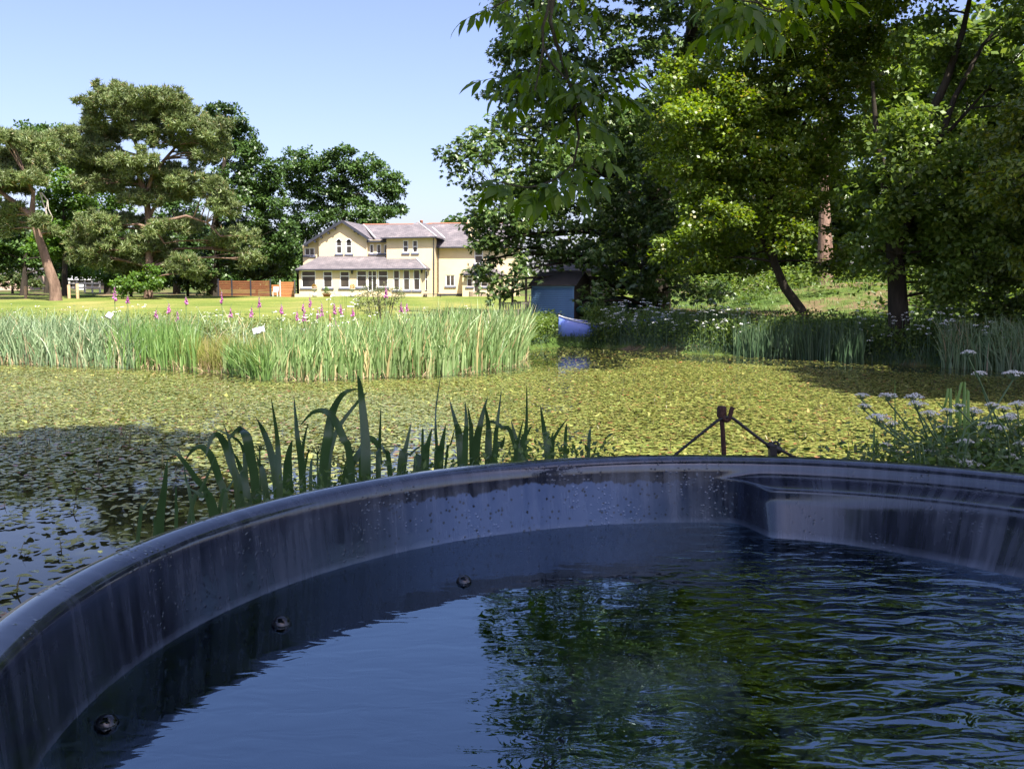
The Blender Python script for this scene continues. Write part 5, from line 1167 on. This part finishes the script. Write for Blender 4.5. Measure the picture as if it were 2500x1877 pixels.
for a, w, hgt, lab in ((1875, 80, 50, 'pale log stump before the porch, left of three'), (1962, 74, 42, 'pale log stump before the porch, middle of three'), (2056, 56, 50, 'log stump before the porch, half hidden by chestnut leaves')):
    p_ = H(a, 884, 81); g = hz(p_.x, p_.y); r0 = w / 3.95 / F * 81 / 2; hh_ = hgt / 3.95 / F * 81; e = tag(empty('log_stump', (p_.x, p_.y, g)), lab, 'log', 'log stumps')
    MB().lathe([(r0 * 1.08, -.05), (r0, .08), (r0 * .97, hh_)], 12, (p_.x, p_.y, g)).build('bark', M['woodlog'], e); MB().lathe([(r0 * .97, hh_), (r0 * .9, hh_ + .02), (0.001, hh_ + .02)], 12, (p_.x, p_.y, g)).build('top', M['logend'], e)
# fences
def fence(u0, u1, v0, v1, Y, nsl, mat, posts, postmat, lab, gap=.35):
    a = px(u0, v0, Y); c = px(u1, v1, Y); g = min(c.z, hz((a.x + c.x) / 2, Y)); e = tag(empty('slatted_fence', ((a.x + c.x) / 2, Y, g)), lab, 'fence')
    hgt = a.z - g; st_ = hgt / nsl
    for k in range(nsl): MB().box(a.x, c.x, Y, Y + .025, g + k * st_ + st_ * gap * .5, g + (k + 1) * st_ - st_ * gap * .5).build('slat', mat, e)
    for u in posts:
        x = px(u, v0, Y).x; MB().box(x - .05, x + .05, Y - .075, Y - .002, g - .1, a.z + .15).build('post', postmat, e)
fence(531, 662, 685, 722, 83, 8, M['fencewood'], (533, 566, 612, 660), M['fascia'], 'dark stained slatted fence with black posts beside the ivy clad trunk')
fence(683, 722, 688, 722, 82.3, 8, M['fenceorange'], (684, 720), M['lead'], 'orange slatted fence panel against the house end', .16)
p_ = px(672, 722, 84); e = tag(empty('wooden_gate', (p_.x, 84, hz(p_.x, 84))), 'low orange gate between the two slatted fences', 'gate')
for k in range(4): MB().box(px(663, 700, 84).x, px(682, 700, 84).x, 84, 84.03, e.location.z + .1 + .24 * k, e.location.z + .31 + .24 * k).build('slat', M['fenceorange'], e)
p_ = px(673, 722, 82.6); g = hz(p_.x, 82.6); e = tag(empty('garden_chair', (p_.x, 82.6, g)), 'small white garden chair in the gap between the fences', 'chair')
MB().box(p_.x - .22, p_.x + .22, 82.4, 82.8, g + .42, g + .46).build('seat', M['upvc'], e); MB().box(p_.x - .22, p_.x + .22, 82.8, 82.84, g + .46, g + .9).build('backrest', M['upvc'], e)
for sx in (-.19, .19):
    for sy in (82.43, 82.77): MB().box(p_.x + sx - .02, p_.x + sx + .02, sy - .02, sy + .02, g, g + .42).build('leg', M['upvc'], e)
# far left: barn, rails and posts
def z3p(a, b_, Y): return px(*z3(a, b_), Y)
a, c = z3p(520, 1490, 115), z3p(650, 1590, 115); e = tag(empty('barn', ((a.x + c.x) / 2, 115, c.z)), 'dark barn with a pale roof, seen under the pines', 'barn')
MB().box(a.x, c.x + 3, 115, 120, hz(a.x, 115) - .5, a.z).build('wall', M['darkwood'], e); MB().prism([(a.x - .5, 114.6, a.z - .1), (c.x + 3.4, 114.6, a.z - .1), (c.x + 3.4, 118, a.z + .9), (a.x - .5, 118, a.z + .9)], (0, 0, .15)).build('roof', M['lead'], e)
q = z3p(585, 1550, 114.9); MB().box(q.x - .6, q.x + .6, 114.9, 114.98, q.z - .6, q.z + .5).build('window', M['upvc'], e)
a = z3p(45, 1560, 112); e = tag(empty('farmhouse', (a.x, 112, hz(a.x, 112))), 'pinkish cottage wall glimpsed under the far left pine', 'house')
w_ = MB().box(z3p(-60, 1560, 112).x, z3p(200, 1560, 112).x, 112, 118, hz(a.x, 112) - .5, z3p(40, 1460, 112).z).build('wall', plain('pink_render', (.5, .36, .28), .9, .1, 3, .1), e)
MB().prism([(z3p(-70, 0, 112).x, 111.6, z3p(40, 1460, 112).z), (z3p(210, 0, 112).x, 111.6, z3p(40, 1460, 112).z), (z3p(210, 0, 112).x, 115, z3p(40, 1410, 112).z), (z3p(-70, 0, 112).x, 115, z3p(40, 1410, 112).z)], (0, 0, .15)).build('roof', M['slate'], e)
for a, b0, b1, lab in ((187, 1540, 1618, 'tan wooden post on the lawn left of the leaning pine'), (562, 1520, 1600, 'wooden post under the pines, near the barn'), (500, 1530, 1600, 'darker wooden post between the leaning pine and the barn')):
    t_, b_ = z3p(a, b0, 74), z3p(a, b1, 74); g = hz(b_.x, 74); r_ = .12
    tag(MB().tube([(b_.x, 74, g - .1), (b_.x, 74, t_.z - .03), (b_.x, 74, t_.z)], [r_, r_, r_ * .8], 8).build('wooden_post', plain('tan_post', (.42, .28, .15), .8, .2, 8, .2)), lab, 'post', 'posts under the pines')
a = z3p(500, 1585, 100); c = z3p(720, 1590, 100); g = hz(a.x, 100); e = tag(empty('rail_fence', (a.x, 100, g)), 'low pale rail fence in front of the barn', 'fence')
for k in range(2): MB().box(a.x, c.x, 100, 100.08, g + .45 + .45 * k, g + .62 + .45 * k).build('rail', M['stone'], e)
for k in range(5): x = a.x + (c.x - a.x) * k / 4; MB().box(x - .08, x + .08, 100.1, 100.22, g - .1, g + 1.2).build('post', M['stone'], e)

# ------------------------------------------------------------------ shed, railing, shelter, tent, canoes
M['bluepaint'] = plain('blue_paint', (.09, .19, .33), .55, .12, 4, .2, stretch=(.6, 1, 5))
M['felt'] = plain('roof_felt', (.05, .045, .04), .9, .2, 5, .2)
def zk(a, b_): return 1180 + a / 3.687, 640 + b_ / 3.687
YS_ = 40.0
a, c = px(*zk(425, 215), YS_), px(*zk(822, 525), YS_); g = c.z; d_ = 2.5
shed = tag(empty('shed', ((a.x + c.x) / 2, YS_, g)), 'blue boarded garden shed under the chestnut', 'shed')
nb = 19; bh = (a.z - g) / nb
b0 = MB().prism([(0, .012, .006), (0, -.042, .006), (0, -.004, bh * 1.0), (0, .012, bh * 1.0)], (c.x - a.x, 0, 0)).build('board', M['bluepaint'])
for k in range(nb):
    o = b0 if k == 0 else link('board', b0.data); o.parent = shed; o.location = Vector((a.x, YS_, g + k * bh)) - shed.location
MB().box(a.x + .01, c.x - .01, YS_ + .013, YS_ + d_, g - .3, a.z).build('wall', M['darkwood'], shed)
sr = MB().prism([(c.x, YS_ + .02, g), (c.x, YS_ + d_, g), (c.x, YS_ + d_, a.z), (c.x, YS_ + d_ / 2, a.z + .55), (c.x, YS_ + .02, a.z)], (.03, 0, 0)).build('side_wall', M['darkwood'], shed)
for x in (a.x - .01, c.x - .05): MB().box(x, x + .07, YS_ - .06, YS_ - .0435, g, a.z + .01).build('corner_trim', M['bluepaint'], shed)
MB().box(a.x - .02, c.x + .04, YS_ - .075, YS_ - .0605, a.z - .08, a.z + .03).build('top_trim', M['bluepaint'], shed)
MB().prism([(a.x - .1, YS_ - .15, a.z + .0), (c.x + .14, YS_ - .15, a.z + .0), (c.x + .14, YS_ + d_ / 2, a.z + .58), (a.x - .1, YS_ + d_ / 2, a.z + .58)], (0, 0, .05)).build('roof', M['felt'], shed)
MB().prism([(a.x - .1, YS_ + d_ + .15, a.z + .0), (c.x + .14, YS_ + d_ + .15, a.z + .0), (c.x + .14, YS_ + d_ / 2, a.z + .58), (a.x - .1, YS_ + d_ / 2, a.z + .58)], (0, 0, .05)).build('roof', M['felt'], shed)
q = [px(*zk(452, z), YS_ - .06) for z in (380, 450, 515)]; MB().tube(q, .02, 6).build('downpipe', M['felt'], shed)
shed.rotation_euler = (0, 0, R(-20))
# the shed's left end (x>c) shows the dark side; green bulge of the bank beside it
# deck railing
YR_ = 39.4
a, c = px(*zk(150, 365), YR_), px(*zk(425, 365), YR_); gb = px(*zk(300, 500), YR_).z
e = tag(empty('deck_railing', ((a.x + c.x) / 2, YR_, gb)), 'weathered wooden railing beside the blue shed', 'railing')
MB().box(a.x, c.x - .05, YR_ - .04, YR_ + .06, a.z - .05, a.z + .01).build('top_rail', M['oldwood'], e); MB().box(a.x, c.x - .05, YR_, YR_ + .05, gb, gb + .08).build('bottom_rail', M['oldwood'], e)
nb_ = 12
for k in range(nb_): x = a.x + .04 + (c.x - a.x - .15) * k / (nb_ - 1); MB().box(x - .028, x + .028, YR_ - .03, YR_ - .002, gb + .02, a.z - .052).build('baluster', M['oldwood'], e)
MB().box(a.x - .2, c.x - .02, YR_ + .06, YR_ + 2.2, gb - .1, gb - .02).build('deck', M['oldwood'], e)
for zx, top in ((150, 130), (262, 140), (385, 150)): x = px(*zk(zx, 200), YR_ + .1).x; MB().box(x - .05, x + .05, YR_ + .065, YR_ + .16, gb - .6, px(*zk(zx, top), YR_).z).build('post', M['darkwood'], e)
MB().beam(px(*zk(400, 480), YR_ - .1), px(*zk(420, 290), YR_ - .1), .05, .05).build('brace', M['oldwood'], e)
# open shelter behind the shed
YT = 50.0
a, c = px(*zk(840, 75), YT), px(*zk(1110, 105), YT); gg = hz(c.x, YT)
e = tag(empty('open_shelter', ((a.x + c.x) / 2, YT, gg)), 'dark flat roofed wooden shelter behind the shed', 'shelter')
MB().prism([(a.x - 1.5, YT - 1.5, c.z), (c.x, YT - 1.5, c.z), (c.x + .2, YT + 1.8, c.z + .5), (a.x - 1.5, YT + 1.8, c.z + .5)], (0, 0, .14)).build('roof', M['felt'], e)
for zx, y in ((955, YT - 1.3), (955, YT + 1.5), (1095, YT + 1.5), (820, YT + 1.5)): x = px(*zk(zx, 100), y).x; MB().box(x - .1, x + .1, y - .1, y + .1, gg - .2, c.z).build('post', M['oldwood'], e)
# white marquee
YM = 60.0
M['canvas'] = plain('white_canvas', (.8, .8, .82), .7, .04, 2, .1)
a, c = px(*zk(880, 110), YM), px(*zk(1120, 240), YM); gg = hz(a.x, YM); xm = (px(*zk(690, 0), YM).x + c.x) / 2; hw = (c.x - px(*zk(690, 0), YM).x) / 2
e = tag(empty('marquee', (xm, YM, gg)), 'white canvas marquee on the lawn behind the shed', 'tent')
ez = c.z; rz = a.z + .2
cor = [(xm - hw, YM - 1.8, ez), (xm + hw, YM - 1.8, ez), (xm + hw, YM + 1.8, ez), (xm - hw, YM + 1.8, ez)]; r1_, r2_ = (xm - hw * .35, YM, rz), (xm + hw * .2, YM, rz)
MB().add(cor + [r1_, r2_], [(0, 1, 5, 4), (1, 2, 5), (2, 3, 4, 5), (3, 0, 4)]).build('roof', M['canvas'], e)
MB().box(xm - hw, xm + hw, YM - 1.82, YM - 1.79, ez - .3, ez - .004).build('valance', M['canvas'], e)
for sx in (-1, -.35, .35, 1):
    for sy in (-1.75, 1.75): MB().tube([(xm + sx * hw * .99, YM + sy, gg), (xm + sx * hw * .99, YM + sy, ez)], .04, 6).build('pole', M['lead'], e)
MB().box(xm - hw + .1, xm + hw - .1, YM + 1.7, YM + 1.74, gg + .02, ez - .01).build('back_sheet', M['darkwood'], e)
# canoes
def canoe(name, length, beam, dep, mat, rimmat, lab, group=None):
    e = tag(empty(name), lab, 'canoe', group); n = 17; mrow = 9; rows = []
    for i in range(n):
        t = -1 + 2 * i / (n - 1); w = beam / 2 * (1 - abs(t) ** 2.4) ** .85 + .012; sh = dep * (1 + .42 * abs(t) ** 3); y = t * length / 2 * (1 - 0)
        row = []
        for k in range(mrow):
            a_ = math.pi * k / (mrow - 1); cs, sn = math.cos(a_), math.sin(a_)
            row.append((w * abs(cs) ** .7 * (1 if cs > 0 else -1), y, sh - sh * (abs(sn) ** .55) + .06 * dep * abs(t) ** 4))
        rows.append(row)
    v = [p for r in rows for p in r]; f = [(i*mrow+k, i*mrow+k+1, (i+1)*mrow+k+1, (i+1)*mrow+k) for i in range(n-1) for k in range(mrow-1)]
    hull = MB().add(v, f, True).build('hull', mat, e, False); md = hull.modifiers.new('thick', 'SOLIDIFY'); md.thickness = .02
    for s in (0, mrow - 1): MB().tube([rows[i][s] for i in range(n)], .022, 5).build('gunwale', rimmat, e, False)
    for t in (-.45, .35):
        i = int((t + 1) / 2 * (n - 1)); a_, b_ = rows[i][0], rows[i][-1]; MB().box(min(a_[0], b_[0]), max(a_[0], b_[0]), a_[1] - .09, a_[1] + .09, a_[2] - .06, a_[2] - .035).build('seat', M['darkwood'], e, False)
    return e
M['bluehull'] = plain('blue_hull', (.17, .25, .66), .35, .12, 3, .05); M['greenhull'] = plain('green_hull', (.05, .14, .11), .4, .15, 3, .05); M['rimwhite'] = plain('pale_gunwale', (.6, .6, .58), .5, .1, 5, .05)
cn = canoe('canoe', 4.6, 1.12, .62, M['bluehull'], M['rimwhite'], 'blue canoe drawn up on the bank at the water, below the shed')
pb = px(1402, 836, 36.6); cn.location = (3.95, 36.3, .24); cn.rotation_euler = (0, R(6), R(-74))
pa, pc = px(1371, 826, 35.7), px(1412, 829, 35.55); pk = tag(empty('mooring_plank', (pa.x, pa.y, pa.z)), 'pale plank lying at the water under the blue canoe', 'plank')
MB().beam(pa, pc, .16, .045).build('board', M['rimwhite'], pk); MB().beam(pa.lerp(pc, .12) - Vector((0, 0, .03)), Vector((pa.lerp(pc, .12).x, pa.y, -.3)), .06, .06).build('leg', M['oldwood'], pk); MB().beam(pa.lerp(pc, .88) - Vector((0, 0, .03)), Vector((pa.lerp(pc, .88).x, pc.y, -.3)), .06, .06).build('leg', M['oldwood'], pk)
gl = ['outermost at the left', 'second from the left', 'third from the left', 'on the right of the stack']
for k in range(4):
    cn = canoe('canoe', 4.4, .85, .42, M['greenhull'], M['darkwood'], 'dark green canoe leaning on its side by the shed, ' + gl[k], 'green canoes by the shed')
    pb = px(1180 + (850 + 34 * k) / 3.687, 640 + (490 + 8 * (k % 2)) / 3.687, 40.6); cn.location = (pb.x + .55 + .26 * k, 41.9 - .12 * k, pb.z + .30 - .03 * (k % 2)); cn.rotation_euler = (R(2), R(66), R(-34))
p_ = px(*zk(685, 525), 38.6); t_ = px(*zk(683, 458), 38.6)
tag(MB().tube([(p_.x, 38.6, hz(p_.x, 38.6) - .2), (p_.x, 38.6, t_.z - .05), (p_.x + .01, 38.6, t_.z)], [.085, .085, .065], 8).build('mooring_post', M['oldwood']), 'stout wooden mooring post behind the blue canoe', 'post')

# ------------------------------------------------------------------ planting on the bank: foxgloves, willow bush, lamps, bulrush
def zf4(a, b_): return a / 3.16, 680 + b_ / 3.16
def zf5(a, b_): return 640 + a / 3.16, 680 + b_ / 3.16
fx = [(zf4, q) for q in ((885,60,160),(985,130,180),(1205,240,300),(1303,190,260),(1435,140,190),(1710,100,180),(1780,220,290),(1940,220,290),(2000,140,210),(2172,200,260),(1368,250,320))] + \
     [(zf5, q) for q in ((270,250,310),(318,190,250),(325,260,320),(370,140,210),(430,240,300),(460,190,280),(557,190,260),(605,200,265),(957,50,140),(1072,180,250),(1118,190,255),(1105,280,330),(565,320,370),(700,230,280))]
fl = ['tall foxglove at the far left, alone against the lawn', 'foxglove next to the far left one, lower', 'low foxglove before the big pine shade', 'foxglove with drooping pale tip, left of the fence', 'pale small foxglove under the big pine', 'tall foxglove in front of the dark slatted fence', 'low foxglove below the slatted fence', 'strong pink foxglove below the orange fence', 'tall foxglove before the orange fence', 'pale foxglove leaning beside the house corner', 'faint low foxglove in the meadow grass',
      'foxglove at the left of the group below the sun room', 'foxglove in the group below the left urn', 'lower foxglove with two spikes below the left urn', 'tallest foxglove of the group below the left urn', 'short foxglove left of the potted shrub', 'foxglove below the potted shrub', 'pink foxglove left of the willow bush', 'leaning pink foxglove nearest the willow bush on its left', 'tall foxglove rising through the willow bush', 'left one of the foxglove pair right of the willow bush', 'right one of the foxglove pair right of the willow bush', 'low foxglove below the pair right of the bush', 'faint foxglove low among the bulrushes', 'small foxglove between the group and the willow bush']
M['foxstem'] = plain('foxglove_stem', (.12, .19, .07), .6, .2, 10, .05)
for k, (cv, (a, t0, t1_)) in enumerate(fx):
    Y = 26.5 + (k * 7 % 9) * .42; top = px(*cv(a, t0 - 28), Y); s0 = px(*cv(a, t0), Y); s1 = px(*cv(a, t1_), Y); g = hz(s1.x, Y)
    e = tag(empty('foxglove', (s1.x + random.uniform(-.05, .05), Y, g - .05)), fl[k], 'flower', 'foxgloves on the bank')
    lean = random.uniform(-.06, .06); MB().tube([e.location, s1, s0, top + Vector((lean, 0, 0))], [.014, .011, .008, .004], 5).build('stem', M['foxstem'], e)
    mb = MB(); nfl = 26; L_ = (s0 - s1).length
    for i in range(nfl):
        t = i / nfl; c_ = s1.lerp(s0, t); an = random.uniform(-2.6, 2.6) - math.pi / 2; sz = (.052 * (1 - t) + .020) * random.uniform(.8, 1.2)
        d = Vector((math.cos(an), math.sin(an), -.75)).normalized(); x_ = d.orthogonal().normalized(); y_ = d.cross(x_)
        ring = lambda q, r: [c_ + d * q + (x_ * math.cos(w) + y_ * math.sin(w)) * r for w in (0, 1.257, 2.513, 3.77, 5.027)]
        mb.add(ring(.005, .006) + ring(sz * .6, sz * .27) + ring(sz, sz * .36), [(i_, (i_+1) % 5, 5 + (i_+1) % 5, 5 + i_) for i_ in range(5)] + [(5+i_, 5+(i_+1) % 5, 10 + (i_+1) % 5, 10 + i_) for i_ in range(5)], True)
    mb.build('flower_spike', M['pinkflower'], e)
# willow bush
YWB = 31.5; wl = [(895,735,28,26),(925,728,36,30),(960,735,28,28),(930,752,55,22),(905,708,20,16),(940,702,22,16),(970,715,14,14)]
t1 = to_ground(ptrunk([(928,775),(925,750),(922,715)], YWB))
lob = px_lobes(wl, YWB, 1.0, .3)
sh_t = [(t1, rads(t1, .05, .02))] + [([t1[0] + Vector((random.uniform(-.15, .15), random.uniform(-.1, .1), .1)), Vector(l[:3]) + Vector((0, 0, l[5] * .8))], [.025, .008]) for l in lob]
make_tree('willow_bush', 'loose grey green willow bush on the bank before the house', lob, sh_t, leafmat('willow_leaf', [(0, (.10, .14, .05)), (.6, (.17, .2, .08)), (1, (.26, .27, .13))], .3, .5), M['twig'], dens=3, rc=.16, per=22, leaf=(.085, .014), twigs=2, cat='shrub', limb_r=.02)
P = np.array([(px(820 + random.gauss(15, 25), 700, YWB).x, YWB + random.gauss(0, .3)) for _ in range(18)])
umbel_bed('elder_flowers', P, rng.uniform(1.1, 1.75, len(P)), M['iris'], 'white flower heads left of the willow bush', (.06, .11), 12, .05)
# solar lamps
for (u0, v0, w, h_, Y, tilt, lab) in ((267, 770, 14, 16, 27, .5, 'small solar lamp panel tilted among the grey reeds'), (632, 807, 30, 18, 24.5, -.25, 'pale square solar panel tilted on the grassy bank')):
    c_ = px(u0, v0, Y); e = tag(empty('solar_lamp', (c_.x, Y, hz(c_.x, Y))), lab, 'lamp', 'solar lamps'); s_ = w * Y / F / 2; q_ = h_ * Y / F / 2
    MB().tube([(c_.x, Y + .02, e.location.z - .1), (c_.x, Y + .02, c_.z - .02)], .012, 6).build('post', M['fascia'], e)
    pn = MB().box(-s_, s_, -.015, .015, -q_ * 1.1, q_ * 1.1).build('housing', M['fascia']); pn.parent = e; pn.location = c_ - e.location; pn.rotation_euler = (-.75, tilt, .2)
    p2 = MB().box(-s_ * .92, s_ * .92, -.02, -.0155, -q_ * 1.0, q_ * 1.0).build('panel', plain('solar_panel', (.55, .58, .6), .2, .1, 20, 0)); p2.parent = pn
# one old bulrush head
b_ = px(640 + 518 / 3.16, 680 + 760 / 3.16, 22.3); t_ = px(640 + 525 / 3.16, 680 + 270 / 3.16, 22.3); h0 = px(640 + 524 / 3.16, 680 + 328 / 3.16, 22.3)
e = tag(empty('bulrush', (b_.x, b_.y, -.1)), 'single old bulrush with a brown seed head on a straw stem', 'bulrush')
MB().tube([e.location, h0], [.014, .010], 6).build('stem', M['straw'], e); MB().tube([h0, h0.lerp(t_, .1), h0.lerp(t_, .85), t_], [.012, .024, .024, .008], 8).build('seed_head', plain('bulrush_brown', (.3, .17, .08), .9, .2, 30, .2), e)

# ------------------------------------------------------------------ planting along the shaded right bank
def clear_canoe(P):
    u = proj(np.c_[P, np.zeros(len(P))])[0]; return P[(u < 1350) | (u > 1436) | (pond_sd(P[:, 0], P[:, 1]) < .0)]
n = 900; P = shore_band(n, 1790, 2110, .45, .5)
bed('shore_iris_bed', P, rng.uniform(.75, 1.25, n), .10, rng.uniform(.025, .04, n), M['shadereed'], 'dark iris leaves standing in the water below the leaning maple', face=facing(n))
n = 900; P = shore_band(n, 2300, 2620, .35, .9)
bed('shore_reed_bed', P, rng.uniform(.8, 1.35, n), .22, rng.uniform(.02, .036, n), M['bluereed'], 'arching grey green reeds on the right bank at the picture edge', wind=(-.08, 0), face=facing(n))
P = clear_canoe(shore_band(1500, 1290, 2600, -.1, 3.2)); herbs('bank_undergrowth', P, .05, .85, 20, M['shadeleaf'], 'dark leafy undergrowth along the shaded right bank', .11, .03)
P = shore_band(170, 1440, 1500, .25, 3); herbs('bank_herbs', P, .05, .8, 20, M['shadeleaf'], 'dark herbs on the bank over the right end of the blue canoe', .11, .03)
P = shore_band(200, 1288, 1352, -.05, 3); herbs('bank_herbs', P, .05, .7, 20, M['shadeleaf'], 'dark herbs on the bank between the reeds and the blue canoe', .11, .03)
P = np.concatenate([shore_band(900, 1285, 1470, -.05, 4), shore_band(2600, 1285, 2320, .12, .7)]); n = len(P)
bed('bank_tufts', P, rng.uniform(.12, .42, n), .35, rng.uniform(.010, .022, n), M['shadereed'], 'short dark grass fringing the water round the blue canoe and along the right bank', cat='grass', face=facing(n))
P = clear_canoe(shore_band(5000, 1290, 2600, 0, 3.5)); n = len(P)
bed('bank_grass', P, rng.uniform(.3, .9, n), .3, rng.uniform(.010, .02, n), M['shadereed'], 'long dark grass along the shaded right bank', cat='grass', face=facing(n))
P = np.concatenate([shore_band(150, 1500, 1830, .0, 2.6), shore_band(60, 2080, 2330, .0, 1.6), shore_band(22, 2330, 2560, .4, 1.2), shore_band(25, 1465, 1520, .3, 2)])
umbel_bed('bank_umbel_flowers', P, rng.uniform(.6, 1.25, len(P)), M['shadereed'], 'white umbel flowers along the shaded right bank', (.05, .10), 11, .05)
P = np.stack([rng.uniform(6, 24, 6000), rng.uniform(33, 52, 6000)], 1); P = P[pond_sd(P[:, 0], P[:, 1]) > 2]; n = len(P)
bed('woodland_grass', P, rng.uniform(.12, .4, n), .35, rng.uniform(.012, .025, n), M['iris'], 'grass tufts on the mound under the trees', cat='grass', face=facing(n))
P = np.concatenate([np.stack([rng.uniform(9, 30, 500), rng.uniform(40, 62, 500)], 1), np.stack([rng.uniform(13, 24, 400), rng.uniform(25, 36, 400)], 1)]); P = P[pond_sd(P[:, 0], P[:, 1]) > 1.5]
herbs('woodland_undergrowth', P, .05, 1.3, 30, M['shadeleaf'], 'dark leafy undergrowth between the woodland trunks', .2, .06)
